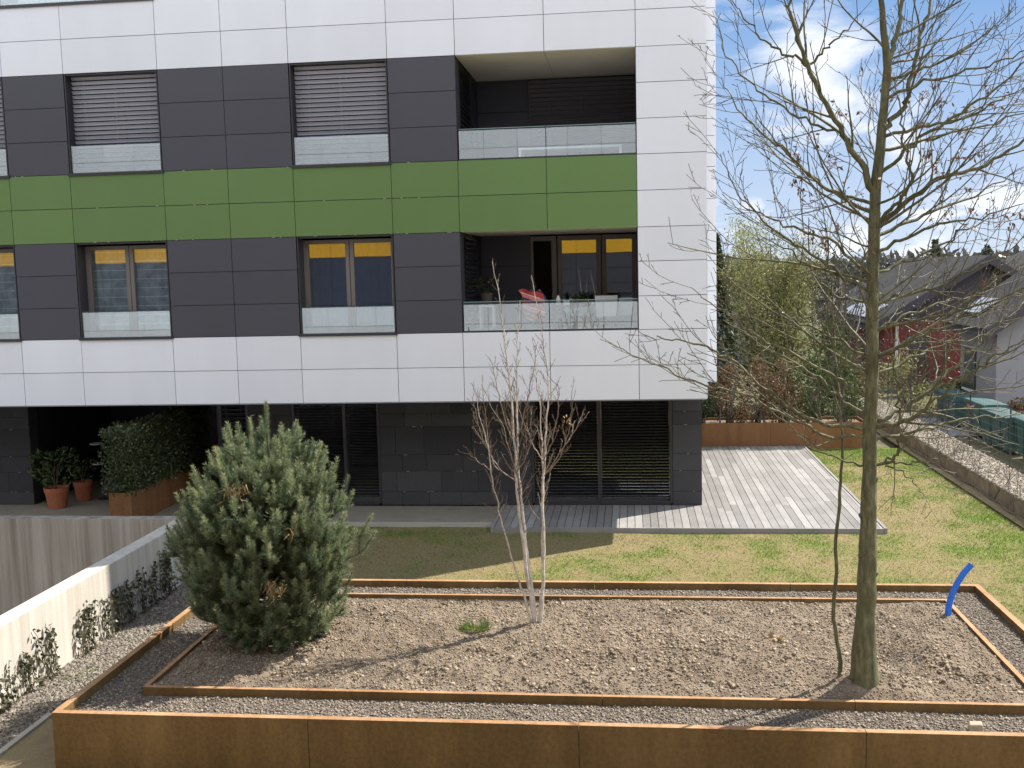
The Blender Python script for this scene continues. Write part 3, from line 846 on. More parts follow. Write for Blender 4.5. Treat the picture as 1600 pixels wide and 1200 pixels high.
# lower loggia: open door, two glazed leaves
f = MB()
zt, zb = 5.10, 3.39; y = 20.70
for xa, xb in ((-1.915, -1.865), (-1.51, -1.41), (-1.385, -1.305), (-0.635, -0.545), (-0.525, -0.44 - 0.0), (0.06, 0.145)):
    f.box(xa, xb, y, y+0.06, zb, zt)
f.box(-1.865, -1.51, y+.001, y+0.059, zt-0.09, zt)
for xa, xb in ((-1.305, -0.635), (-0.44, 0.06)):
    f.box(xa, xb, y+.001, y+0.059, zt-0.09, zt); f.box(xa, xb, y+.001, y+0.059, zb, zb+0.1)
f = f.build('patio_door', M['frame'], house)
pn = MB(); pn.box(-1.303, -0.637, y+0.02, y+0.026, zb+0.102, zt-0.092); pn.box(-0.438, 0.058, y+0.02, y+0.026, zb+0.102, zt-0.092)
pn.build('pane', M['pane'], f)
h = MB().tube([(-1.35, y-0.02, 4.12), (-1.35, y-0.06, 4.12), (-1.35, y-0.06, 4.02)], 0.012, 8)
h.build('handle', M['steel'], f)
# louvred window in the left side wall of each loggia
for z0, z1 in ((3.40, 5.10), (6.37, 8.09)):
    f = MB().box(-2.928, -2.918, YF+0.43, YF+1.74, z0, z1).build('side_window', M['darkmetal'], house)
    vb = MB()
    z = z1-0.04
    while z > z0:
        vb.prism([(-2.90, YF+0.45, z), (-2.90, YF+1.72, z), (-2.86, YF+1.72, z-0.045), (-2.86, YF+0.45, z-0.045)], (0.002, 0, 0.004)); z -= 0.085
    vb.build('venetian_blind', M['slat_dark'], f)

# ---- ground floor: slate-grey cladding with steel clips, blinds, deep entrance recess
mt, nt, bs = new_mat('slate_cladding')
c = ramp_(nt, island(nt), [(0, (0.026, 0.027, 0.030)), (1, (0.050, 0.051, 0.054))])
f_ = noise(nt, 30, 6, 0.7, objco(nt))
nt.links.new(mixc(nt, 1.0, c, ramp_(nt, f_, [(0.3, (0.75,)*3), (0.7, (1.15,)*3)]), 'MULTIPLY'), bs.inputs['Base Color'])
bs.inputs['Roughness'].default_value = 0.7; bump(nt, bs, f_, 0.4, 0.006)
M['slate'] = mt
SZ = [0.0, 0.261, 0.66, 0.98, 1.527, 1.775, 2.165]
def slate(x0, x1, y, seed):
    r = np.random.default_rng(seed); gfw = MB(); clips = MB()
    for a, b in zip(SZ[:-1], SZ[1:]):
        x = x0; first = True
        while x < x1-0.01:
            w = r.uniform(0.45, 1.0)*(0.55 if first else 1); first = False
            xe = min(x1, x+w)
            if x1-xe < 0.25: xe = x1
            j = r.uniform(0, 0.006)
            gfw.box(x+0.003, xe-0.003, y-j, y+0.02, a+0.003, b-0.003)
            x = xe
        for _ in range(max(1, int((x1-x0)*1.5))):
            xc = r.uniform(x0+0.05, x1-0.1); clips.box(xc, xc+r.uniform(0.03, 0.07), y-0.008, y-0.001, b-0.004, b+0.002)
    gfw.box(x0, x1, y+0.021, y+0.3, 0, 2.165)
    two_mat(gfw, clips, 'slate_cladding', M['slate'], M['steel'], house)
slate(-4.804, -1.885, YG, 1); slate(0.768, 1.303, YG, 2); slate(-7.405, -6.537, YG, 3); slate(-15.2, -11.945, YG, 4)
g2 = MB()
for j in range(6):
    g2.box(1.27, 1.300, YG+0.31+0.0, 31.4, SZ[j]+0.003, SZ[j+1]-0.003)
g2.build('side_wall', M['slate'], house)
g3 = MB()
g3.box(-12.0, -8.005, 22.9, 23.0, 0, 2.165); g3.box(-11.99, -11.95, 19.87, 22.9, 0, 2.165); g3.box(-8.045, -8.005, YG+0.02, 22.9, 0, 2.165)
g3.box(-8.0, 1.26, 22.0, 22.1, 0, 2.165); g3.box(CX[0], 1.26, 19.88, 26.5, 2.17, 2.188)
for k in range(4): g3.box(-11.9+k*0.96, -11.9+k*0.96+0.94, 22.86, 22.89, 0.02, 2.1)
M['navy'] = simple('dark_navy_panel', (0.022, 0.022, 0.034), 0.5)
g3.build('recess_wall', M['navy'], house)
def ground_window(x0, x1, mull, mt_, pitch, tilt, ztop=2.16):
    f = MB(); y = YG+0.12
    f.box(x0+.002, x0+0.05, YG+0.005, y+0.12, 0.03, ztop); f.box(x1-0.05, x1-.002, YG+0.005, y+0.12, 0.03, ztop); f.box(x0+0.05, x1-0.05, YG+0.005, y+0.12, 0.0, 0.07)
    for m_ in mull: f.box(m_-0.03, m_+0.03, YG+0.005, y+0.12, 0.071, ztop)
    fo = f.build('window', M['darkmetal'], house)
    xs = [x0+0.05]+[v for m_ in mull for v in (m_-0.03, m_+0.03)]+[x1-0.05]
    vb = MB(); pn = MB()
    for a, b in zip(xs[::2], xs[1::2]):
        venetian(vb, a+0.01, b-0.01, YG+0.06, 0.09, ztop, pitch, pitch*1.05, tilt)
        cords(vb, (a+(b-a)*0.2, a+(b-a)*0.8), YG+0.03, 0.09, ztop)
        pn.box(a, b, YG+0.16, YG+0.17, 0.072, ztop)
    vb.build('venetian_blind', mt_, fo)
    pn.build('pane', M['pane'], fo)
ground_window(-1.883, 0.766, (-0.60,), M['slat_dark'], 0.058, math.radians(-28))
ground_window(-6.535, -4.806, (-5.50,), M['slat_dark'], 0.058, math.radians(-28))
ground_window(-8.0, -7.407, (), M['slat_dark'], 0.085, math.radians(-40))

# ------------------------------------------------------------------ wooden deck
deck = thing('wooden_deck', (1, 20, 0), 'weathered silver grey plank terrace at the corner of the building', 'deck')
mt, nt, bs = new_mat('silver_planks')
c = ramp_(nt, island(nt), [(0, (0.22, 0.21, 0.20)), (0.5, (0.28, 0.272, 0.26)), (1, (0.36, 0.35, 0.335))])
g_ = noise(nt, 16, 7, 0.7, objco(nt, (6, 0.25, 1)), 0.4)
b_ = noise(nt, 1.4, 5, 0.6, objco(nt))
c = mixc(nt, 1.0, c, ramp_(nt, g_, [(0.3, (0.72, 0.70, 0.68)), (0.65, (1.02, 1.02, 1.02))]), 'MULTIPLY')
c = mixc(nt, 1.0, c, ramp_(nt, b_, [(0.35, (0.82, 0.81, 0.80)), (0.65, (1, 1, 1))]), 'MULTIPLY')
nt.links.new(c, bs.inputs['Base Color']); bs.inputs['Roughness'].default_value = 0.8; bs.inputs['Specular IOR Level'].default_value = 0.25
bump(nt, bs, g_, 0.35, 0.004)
M['plank'] = mt
pl = MB()
x = -2.40; bw = 0.136
DY0, DY1 = 17.80, 26.12
while x < 4.18:
    y0 = DY0; y1 = YG-0.01 if x < 1.24 else DY1
    ys = [y0]
    yy = y0+rng.uniform(0.8, 3.2)
    while yy < y1-0.5:
        ys.append(yy); yy += rng.uniform(1.8, 3.4)
    ys.append(y1)
    for a, b in zip(ys[:-1], ys[1:]):
        pl.box(x+0.005, min(x+bw, 4.18)-0.005, a+0.002, b-0.002, -0.032, rng.uniform(-0.003, 0.001))
    x += bw
pl.build('planks', M['plank'], deck)
tr = MB()
tr.box(-2.40, 4.18, 17.76, 17.797, -0.14, 0.003)
tr.box(4.185, 4.235, 17.76, 26.12, -0.14, 0.012)
tr.box(-2.45, -2.405, 17.76, YG-0.01, -0.14, 0.012)
tr.build('edge_trim', M['plank'], deck)
MB().box(-2.40, 4.18, 17.80, YG-0.02, -0.15, -0.06).box(1.31, 4.18, YG-0.015, 26.1, -0.15, -0.06).build('joist_base', M['backing'], deck)

# ------------------------------------------------------------------ ramp walls
ZW = 0.80
o = MB().box(-24, -6.705, 15.0, 15.23, -3.2, ZW).build('ramp_parapet', M['conc_ramp'], loc=(-12, 15.1, -3.2))
tag(o, 'stained grey concrete wall closing the garage ramp, with vertical drip marks', 'wall')
o = MB().box(-6.93, -6.703, -6, 14.997, -3.2, ZW).build('ivy_wall', M['conc_white'], loc=(-6.8, 9, -0.1))
bv = o.modifiers.new('bevel', 'BEVEL'); bv.width = 0.012; bv.segments = 2
tag(o, 'sunlit pale concrete wall carrying young ivy, running along the pebbles', 'wall')

# ------------------------------------------------------------------ facing block (behind the camera; the panes and guards mirror it)
opp = thing('facing_building', (-8, -0.8, 0), 'panel clad block with a yellow band that shows only as reflections in the glazing', 'building')
bands = {'white_cladding': ('white', ((1.9, 3.30), (8.15, 9.4), (12.4, 13.4))), 'yellow_cladding': ('opp_yellow', ((5.10, 6.2),)), 'anthracite_cladding': ('dark', ((-0.5, 1.9), (3.30, 5.10), (6.2, 8.15), (9.4, 12.4)))}
for nm, (mm, zs) in bands.items():
    for z0, z1 in zs:
        b = MB()
        nrow = max(1, round((z1-z0)/0.6)); x = -32.0
        while x < 7:
            w = 1.18 if int((x+40)/1.18) % 3 else 1.75
            for r in range(nrow):
                a = z0+(z1-z0)*r/nrow; c_ = z0+(z1-z0)*(r+1)/nrow
                b.box(x+0.006, x+w-0.006, -0.85, -0.82, a+0.006, c_-0.006)
            x += w
        b.build(nm, M[mm], opp)
MB().box(-32, 7.2, -2.5, -0.86, -0.5, 13.4).build('structure', M['backing'], opp)

# ------------------------------------------------------------------ things on the lower loggia
def pot_plant(name, loc, r, h, label, leafmat, nl, spread, height, mt_pot, cat='potted plant', leafsize=0.07, group=None):
    t = thing(name, loc, label, cat, group)
    x, y, z = loc
    MB().lathe((x, y, z), [(r*0.68, 0), (r*0.72, 0.004), (r*0.94, h*0.78), (r, h*0.79), (r*1.02, h), (r*0.93, h), (r*0.88, h*0.88)], 22).build('pot', mt_pot, t, smooth=False)
    a = rng.uniform(0, 2*math.pi, nl); rr = spread*np.sqrt(rng.random(nl)); zz = h+height*rng.random(nl)**0.8
    rr *= 0.35+0.65*np.sin(np.clip((zz-h)/height, 0.05, 1)*2.4)
    C = np.stack([x+rr*np.cos(a), y+rr*np.sin(a), z+zz], -1)
    D = unit(np.stack([np.cos(a), np.sin(a), rng.uniform(-0.2, 0.9, nl)], -1)+0.4*rng.standard_normal((nl, 3)))
    V, F = leaves(C, D, rand_dirs(nl), rng.uniform(0.6, 1.2, nl)*leafsize, leafsize*0.45, 0.15)
    mk('foliage', V, F, leafmat, t)
    sb = MB()
    for k in range(7):
        an = rng.uniform(0, 2*math.pi); e = spread*0.55
        sb.tube([(x, y, z+h*0.85), (x+e*0.4*math.cos(an), y+e*0.4*math.sin(an), z+h+height*0.35), (x+e*math.cos(an), y+e*math.sin(an), z+h+height*0.75)], [0.007, 0.005, 0.003], 5)
    sb.build('stems', M['twig'], t)
    return t
LF = 3.383
t = thing('plant_stool', (-2.66, 19.6, LF), 'pale stool carrying the potted plant on the lower loggia', 'stool')
MB().box(-2.80, -2.52, 19.46, 19.74, LF+0.40, LF+0.43).build('seat', M['white_paint'], t)
for a, b in ((-2.79, 19.47), (-2.55, 19.47), (-2.79, 19.71), (-2.55, 19.71)):
    MB().box(a, a+.03, b, b+.03, LF, LF+0.399).build('leg', M['white_paint'], t)
pot_plant('potted_plant', (-2.66, 19.6, LF+0.431), 0.125, 0.23, 'dark spiky potted plant on the stool at the left end of the lower loggia', M['hedge'], 90, 0.24, 0.26, simple('brown_pot', (0.10, 0.085, 0.07), 0.7), leafsize=0.11)

mt, nt, bs = new_mat('striped_towel')
sx = node(nt, 'ShaderNodeSeparateXYZ'); nt.links.new(objco(nt), sx.inputs[0])
su = node(nt, 'ShaderNodeMath', operation='MULTIPLY_ADD'); nt.links.new(sx.outputs[0], su.inputs[0]); su.inputs[1].default_value = 0.35; nt.links.new(sx.outputs[2], su.inputs[2])
w_ = node(nt, 'ShaderNodeMath', operation='MULTIPLY'); nt.links.new(su.outputs[0], w_.inputs[0]); w_.inputs[1].default_value = 4.6
f_ = node(nt, 'ShaderNodeMath', operation='FRACT'); nt.links.new(w_.outputs[0], f_.inputs[0])
cr = ramp_(nt, f_.outputs[0], [(0.0, (0.50, 0.06, 0.06)), (0.34, (0.50, 0.06, 0.06)), (0.36, (0.05, 0.05, 0.10)), (0.52, (0.16, 0.17, 0.30)), (0.54, (0.60, 0.20, 0.16)), (0.78, (0.60, 0.10, 0.09)), (0.8, (0.62, 0.48, 0.46)), (0.9, (0.50, 0.06, 0.06))])
cr.node.color_ramp.interpolation = 'CONSTANT'
nt.links.new(cr, bs.inputs['Base Color']); bs.inputs['Roughness'].default_value = 0.95
M['towel'] = mt
t = thing('lounge_chair', (-1.68, 19.25, LF), 'dark folding lounge chair under the striped towel', 'chair')
for s in (-1.86, -1.50):
    MB().tube([(s-0.12, 19.2, LF+0.62), (s+0.05, 19.2, LF+0.30), (s+0.30, 19.2, LF+0.26)], 0.014, 8).tube([(s-0.05, 19.2, LF), (s+0.12, 19.2, LF+0.42)], 0.012, 8).tube([(s+0.22, 19.2, LF), (s+0.02, 19.2, LF+0.32)], 0.012, 8).build('frame', M['darkmetal'], t)
MB().prism([(-1.97, 19.19, LF+0.62), (-1.81, 19.19, LF+0.31), (-1.56, 19.19, LF+0.27), (-1.56, 19.19, LF+0.255), (-1.815, 19.19, LF+0.29), (-1.985, 19.19, LF+0.61)], (0.42, 0.02, 0)).build('sling', M['curtain_blue'], t)
us = np.linspace(0, 1, 16); vs_ = np.linspace(0, 1, 22)
V = []
for v in vs_:
    for u in us:
        px_ = -2.02+0.40*u+0.17*v; pz = LF+0.70-0.06*u-0.52*v+0.03*math.sin(u*7+v*4)+0.05*u*(1-v)
        V.append((px_+0.03*math.sin(v*6), 19.13+0.03*math.sin(u*9+v*3)+0.02*math.sin(v*14), pz))
F = [(j*16+i, j*16+i+1, (j+1)*16+i+1, (j+1)*16+i) for j in range(21) for i in range(15)]
o = mk('towel', V, F, M['towel'], loc=(-1.75, 19.13, LF+0.4), smooth=True)
o.modifiers.new('thick', 'SOLIDIFY').thickness = 0.008
tag(o, 'red and navy striped towel hanging over the lounge chair', 'towel')
t = thing('balcony_table', (-1.0, 19.35, LF), 'dark low table behind the glass guard of the lower loggia', 'table')
MB().box(-1.42, -0.66, 19.12, 19.58, LF+0.38, LF+0.42).build('tabletop', M['darkmetal'], t)
for a, b in ((-1.41, 19.13), (-0.71, 19.13), (-1.41, 19.53), (-0.71, 19.53)):
    MB().box(a, a+.04, b, b+.04, LF, LF+0.379).build('leg', M['darkmetal'], t)
o = MB().lathe((-1.30, 19.3, LF+0.421), [(0.035, 0), (0.045, 0.02), (0.045, 0.10), (0.025, 0.13), (0.025, 0.16), (0.02, 0.165)], 16).build('white_jar', M['white_paint'], loc=(-1.30, 19.3, LF+0.421), smooth=True)
tag(o, 'small white jar on the dark loggia table', 'jar')
o = MB().box(-1.20, -1.08, 19.2, 19.3, LF+0.421, LF+0.50).build('white_box', M['white_paint'], loc=(-1.14, 19.25, LF+0.421))
tag(o, 'little white box beside the jar on the loggia table', 'box')
t = thing('plant_trough', (-0.9, 19.4, LF+0.42), 'dark window box of low green plants standing on the loggia table', 'window box')
MB().box(-1.06, -0.72, 19.32, 19.50, LF+0.421, LF+0.50).build('box', M['backing'], t)
n = 160
C = np.stack([rng.uniform(-1.05, -0.73, n), rng.uniform(19.33, 19.49, n), LF+0.49+0.10*rng.random(n)**2], -1)
V, F = leaves(C, unit(rng.standard_normal((n, 3))+[0, 0, .8]), rand_dirs(n), rng.uniform(0.03, 0.06, n), 0.02, 0.1)
mk('foliage', V, F, M['laurel'], t)
t = thing('white_chair', (-0.38, 19.55, LF), 'white sling chair near the right end of the lower loggia', 'chair')
b = MB(); b.prism([(-0.64, 19.62, LF+0.56), (-0.22, 19.62, LF+0.56), (-0.25, 19.52, LF+0.18), (-0.61, 19.52, LF+0.18)], (0, 0.014, 0.003)); b.build('backrest', M['white_paint'], t)
MB().prism([(-0.62, 19.50, LF+0.17), (-0.24, 19.50, LF+0.17), (-0.26, 19.10, LF+0.20), (-0.60, 19.10, LF+0.20)], (0, 0.002, 0.014)).build('seat', M['white_paint'], t)
for x0, x1 in ((-0.655, -0.625), (-0.205, -0.235)):
    MB().tube([(x0, 19.64, LF+0.58), (x1, 19.5, LF+0.16), (x1, 19.02, LF+0.19)], 0.012, 8).build('frame', M['darkmetal'], t)
for a, b_ in ((-0.6, 19.12), (-0.26, 19.12), (-0.6, 19.5), (-0.26, 19.5)):
    MB().tube([(a, b_, LF), (a, b_, LF+0.17)], 0.012, 8).build('leg', M['darkmetal'], t)
LF2 = 6.353
t = thing('white_table', (-1.02, 19.35, LF2), 'white metal table behind the glass guard of the upper loggia', 'table')
MB().box(-1.95, -0.10, 19.1, 19.7, LF2+0.24, LF2+0.275).build('tabletop', M['white_paint'], t)
for a, b_ in ((-1.945, 19.11), (-0.15, 19.11), (-1.945, 19.65), (-0.15, 19.65)):
    MB().box(a, a+.045, b_, b_+.04, LF2, LF2+0.239).build('leg', M['white_paint'], t)

# ------------------------------------------------------------------ entrance recess: pots and trough hedge
pot_plant('terracotta_pot', (-11.30, 19.30, -0.003), 0.235, 0.42, 'large terracotta pot with a broad leafy shrub by the slate pier', M['laurel'], 420, 0.48, 0.72, M['terracotta'], leafsize=0.10)
pot_plant('terracotta_pot', (-11.12, 19.98, -0.003), 0.19, 0.40, 'smaller terracotta pot standing behind the large one', M['laurel'], 160, 0.25, 0.45, M['terracotta'], leafsize=0.09)
t = thing('plant_stand', (-10.75, 20.1, 0), 'slim dark stand with two pale saucers beside the terracotta pots', 'plant stand')
MB().tube([(-10.75, 20.1, 0), (-10.75, 20.1, 1.15)], 0.012, 8).lathe((-10.75, 20.1, 0), [(0.12, 0), (0.12, 0.012), (0.02, 0.02)], 16).build('pole', M['darkmetal'], t)
for z in (0.72, 1.13):
    MB().lathe((-10.82, 20.05, z), [(0.06, 0), (0.12, 0.012), (0.13, 0.03), (0.12, 0.03), (0.05, 0.012)], 18).build('saucer', M['white_paint'], t)
t = thing('hedge_trough', (-9.25, 19.4, 0), 'long rusty steel trough with a clipped leafy hedge in the entrance recess', 'planter')
b = MB(); TX0, TX1, TY0, TY1, TZ = -9.46, -9.035, 17.85, 21.4, 0.60
b.box(TX0, TX1, TY0, TY0+0.02, 0, TZ); b.box(TX0, TX1, TY1-0.02, TY1, 0, TZ); b.box(TX0, TX0+0.02, TY0+.021, TY1-.021, 0, TZ); b.box(TX1-0.02, TX1, TY0+.021, TY1-.021, 0, TZ); b.box(TX0+.02, TX1-.02, TY0+.02, TY1-.02, 0.4, 0.53)
b.build('trough', M['corten_dark'], t)
n = 26000
C = np.stack([rng.uniform(TX0-0.10, TX1+0.10, n), rng.uniform(TY0-0.05, TY1, n), rng.uniform(0.56, 1.72, n)], -1)
ht = 1.50+0.22*fbm(C[:, 0], C[:, 1], 0.4, 51); C[:, 2] = 0.56+(C[:, 2]-0.56)/1.16*(ht-0.40)
edge = np.minimum(np.minimum(C[:, 0]-(TX0-.1), (TX1+.1)-C[:, 0])/0.12, np.minimum((C[:, 1]-TY0+.05)/0.15, (ht-C[:, 2]+0.16)/0.15))
C = C[(edge < 2.2)]
n = len(C)
out_ = unit(C-np.array([(TX0+TX1)/2, 0, 1.0])*np.array([1, 0, 1])-np.stack([np.zeros(n), np.clip(C[:, 1], TY0+0.4, 99), np.zeros(n)], -1))
V, F = leaves(C, unit(out_*0.8+0.9*rng.standard_normal((n, 3))+[0, 0, 0.4]), rand_dirs(n), rng.uniform(0.04, 0.075, n), rng.uniform(0.022, 0.035, n), 0.15)
mk('hedge_foliage', V, F, M['hedge'], t)
sb = MB()
for k in range(10):
    x = rng.uniform(TX0+.08, TX1-.08); y = rng.uniform(TY0+.1, TY1-.1)
    sb.tube([(x, y, 0.52), (x+rng.normal(0, .05), y+rng.normal(0, .05), 0.95), (x+rng.normal(0, .08), y+rng.normal(0, .08), 1.4)], [0.012, 0.008, 0.003], 5)
sb.build('stems', M['twig'], t)

# ------------------------------------------------------------------ young ivy along the pale wall
IVY = [(9.83, 0.60, 'bushiest young ivy, nearest the camera on the sunlit wall'), (10.12, 0.55, 'straggly young ivy right beside the nearest bushy one on the pale wall'),
       (10.42, 0.50, 'young ivy with one large dark leaf cluster at its top'), (10.70, 0.53, 'narrow young ivy just left of the widest sunlit plant'),
       (11.08, 0.68, 'tall dense young ivy standing alone before a bare stretch of sunlit wall'), (11.62, 0.62, 'slender young ivy just right of the bare stretch of wall'),
       (11.95, 0.60, 'pale leaved young ivy among the three slim ones in the sun'), (12.28, 0.60, 'thin leggy young ivy with few leaves in the sun'),
       (12.62, 0.68, 'full sunlit young ivy next to the last one before the shadow'), (12.95, 0.63, 'last sunlit young ivy, touching the shadow edge on the wall'),
       (13.32, 0.60, 'first shaded young ivy just inside the shadow edge'), (13.62, 0.62, 'open trellis-like young ivy in the shadow with gaps between stems'),
       (13.92, 0.66, 'shaded young ivy with a dark upright leaf column'), (14.22, 0.72, 'tallest shaded young ivy beside the pine branches')]
for k, (y0, h, lab) in enumerate(IVY):
    t = thing('ivy_plant', (-6.66, y0, GZ), lab, 'ivy', 'young ivy plants along the pale wall')
    sb = MB(); Cs = []; 
    ns = [6, 5, 4, 4, 7, 5, 5, 4, 7, 5, 5, 6, 4, 6][k]
    for s in range(ns):
        yy = y0+rng.normal(0, 0.09); hh = h*rng.uniform(0.6, 1.0)
        pts = [(-6.60+rng.normal(0, .02), yy, GZ)]
        nz_ = 7
        dy = rng.normal(0, 0.10)
        for q in range(1, nz_+1):
            f = q/nz_
            pts.append((-6.66-0.022*f+rng.normal(0, .006)+0.02*(1-f), yy+dy*f+rng.normal(0, 0.018), GZ+hh*f))
        sb.tube(pts, np.linspace(0.006, 0.003, len(pts)), 5)
        P = np.array(pts); nl = int(22*hh/0.6*rng.uniform(0.7, 1.3))
        u = 1-rng.random(nl)**1.25*0.92
        Cq = np.stack([np.interp(u*nz_, range(nz_+1), P[:, i]) for i in range(3)], -1)
        Cs.append(Cq+rng.normal(0, 0.022, Cq.shape)*np.array([0.5, 1, 1]))
    C = np.concatenate(Cs); C[:, 0] = np.clip(C[:, 0], -6.69, -6.55); n = len(C)
    D = unit(np.stack([rng.uniform(0.1, 0.8, n), rng.normal(0, 0.6, n), rng.normal(-0.25, 0.5, n)], -1))
    V, F = leaves(C, D, rand_dirs(n), rng.uniform(0.035, 0.07, n), rng.uniform(0.03, 0.06, n), 0.12)
    sb.build('stems', M['twig'], t)
    mk('foliage', V, F, M['ivy'], t)
n = 150
C = np.stack([rng.uniform(-6.45, -6.15, n), 11.1+rng.normal(0, 0.25, n), np.full(n, GZ)], -1)
V, F = needles(C, unit(rng.standard_normal((n, 3))*[.6, .6, .2]+[0, 0, .8]), rand_dirs(n), rng.uniform(0.03, 0.09, n), 0.008)
o = mk('weed_tuft', V, F, M['grass'], loc=(-6.3, 11.1, GZ))
tag(o, 'bright green weeds sprouting from the pebbles beside the planter rim', 'weeds', kind='stuff')

# ------------------------------------------------------------------ pine in the planter
def pine():
    bx, by, bz = -3.98, 10.95, 0.44
    t = thing('pine_tree', (bx, by, bz), 'bushy round young pine with upright candles in the left of the planter', 'tree')
    prof_h = np.array([0.0, .12, .35, .8, 1.2, 1.5, 1.8, 2.05, 2.25, 2.45]); prof_r = np.array([.38, .62, .84, .97, .96, .86, .67, .47, .28, .08])
    tb = MB(); tb.tube([(bx, by, bz-0.1), (bx+.02, by, bz+0.6), (bx+.06, by, bz+1.4), (bx+.04, by, bz+2.3)], [0.07, 0.055, 0.035, 0.01], 8)
    shoots = []   # base, dir, length, tipflag
    for k in range(320):
        h = 2.28*(1-rng.random()**0.78)
        if k < 12: h = rng.uniform(1.5, 2.15)
        a = rng.uniform(0, 2*math.pi)
        if k >= 265: h = rng.uniform(0.8, 1.9); a = rng.uniform(-2.4, -0.5)
        R_ = np.interp(h, prof_h, prof_r)*rng.uniform(0.78, 1.06)
        h0 = max(0.08, h*0.80-0.06)
        p0 = np.array([bx+.03, by, bz+h0]); p2 = np.array([bx+R_*math.cos(a), by+R_*math.sin(a), bz+h])
        mid = p0*0.45+p2*0.55-np.array([0, 0, 0.05+0.10*R_])
        us = np.linspace(0, 1, 9)[:, None]
        P = (1-us)**2*p0+2*us*(1-us)*mid+us**2*p2
        P[1:-1] += rng.normal(0, 0.012, (7, 3))
        tb.tube(P, np.linspace(0.016, 0.005, 9), 5)
        tang = unit(np.gradient(P, axis=0))
        up = np.array([0, 0, 1.0])
        # tip candle
        d = unit(tang[-1]*0.55+up*rng.uniform(0.45, 1.1)); shoots.append((P[-1], d, rng.uniform(0.17, 0.29), 1))
        for q in range(rng.integers(7, 12)):
            u = 0.25+0.74*rng.random()**0.7; b0 = np.array([np.interp(u, np.linspace(0, 1, 9), P[:, i]) for i in range(3)])
            td = tang[int(u*8)]
            d = unit(td*0.7+rand_dirs(1)[0]*0.7+up*0.5)
            shoots.append((b0, d, rng.uniform(0.11, 0.22), 0))
    shoots.append((np.array([bx+.04, by, bz+2.24]), np.array([0.02, 0, 1.0]), 0.40, 2))
    for dx, dz, ddx in ((-.86, 1.52, -.35), (-1.02, 1.12, -.45), (-1.0, 0.98, -.8), (-.62, 1.75, -.35), (-.36, 2.02, -.15), (.33, 1.93, .12), (.62, 1.78, .15), (.16, 2.08, .1), (-.1, 2.08, -.05), (.95, 1.36, .25), (1.06, 1.1, .35)):
        b0 = np.array([bx+dx*0.86, by-0.1, bz+dz-0.12]); d = unit(np.array([ddx, -0.05, 1.0]))
        shoots.append((b0, d, 0.32, 2 if dx in (.62,) else 1)); tb.tube([(bx+dx*.3, by, bz+dz*0.72), tuple(b0)], [0.012, 0.006], 5)
    tb.build('branches', M['bark'], t)
    Cs, Ds, Ls, Ts, bC, bD = [], [], [], [], [], []
    cen = np.array([bx, by, bz+0.9])
    for b0, d, L, tip in shoots:
        nn = int(150*L/0.2)
        u = rng.random(nn)**0.85
        ax = unit(np.cross(d, rand_dirs(nn)))
        fw = np.where(u > 0.9, 1.6, 0.75)[:, None]
        Ds.append(unit(d[None]*fw+ax)); Cs.append(b0[None]+d[None]*(u*L)[:, None]); Ls.append(rng.uniform(0.045, 0.072, nn)*(1.05-0.25*u))
        tone = 0.08+0.42*rng.random()**1.3+(0.12 if tip else 0)
        Ts.append(np.clip(tone+0.30*u**2+rng.normal(0, 0.06, nn), 0, 1))
        if tip and rng.random() < 0.5:
            m_ = 12
            bC.append(np.repeat((b0+d*L*0.97)[None], m_, 0)); bD.append(unit(d[None]*1.6+rand_dirs(m_)*0.6))
        if tip == 2:
            m_ = 60; bC.append(b0[None]+d[None]*(L*rng.uniform(0.55, 1.0, m_))[:, None]); bD.append(unit(d[None]+rand_dirs(m_)*0.8))
    C = np.concatenate(Cs); D = np.concatenate(Ds); L = np.concatenate(Ls)
    V, F = needles(C, D, rand_dirs(len(C)), L, 0.0062)
    mk('needles', V, F, M['needle'], t, attr=('tone', np.repeat(np.concatenate(Ts), 3)))
    C = np.concatenate(bC); D = np.concatenate(bD)
    V, F = needles(C, D, rand_dirs(len(C)), rng.uniform(0.025, 0.05, len(C)), 0.007)
    mk('buds', V, F, M['bud'], t)
    Cs, Ds = [], []
    for c_, n_, s_ in (((-4.02, 10.18, 2.27), 60, 0.05), ((-3.62, 10.05, 1.30), 70, 0.055), ((-3.4, 10.05, 1.9), 12, 0.04)):
        Cs.append(np.array(c_)+rng.normal(0, s_, (n_, 3))); Ds.append(unit(rng.normal(0, 0.5, (n_, 3))+[-0.25, 0, -0.9]))
    C = np.concatenate(Cs); D = np.concatenate(Ds)
    V, F = needles(C, D, rand_dirs(len(C)), rng.uniform(0.05, 0.12, len(C)), 0.011)
    mk('dry_needles', V, F, M['straw'], t)
pine()

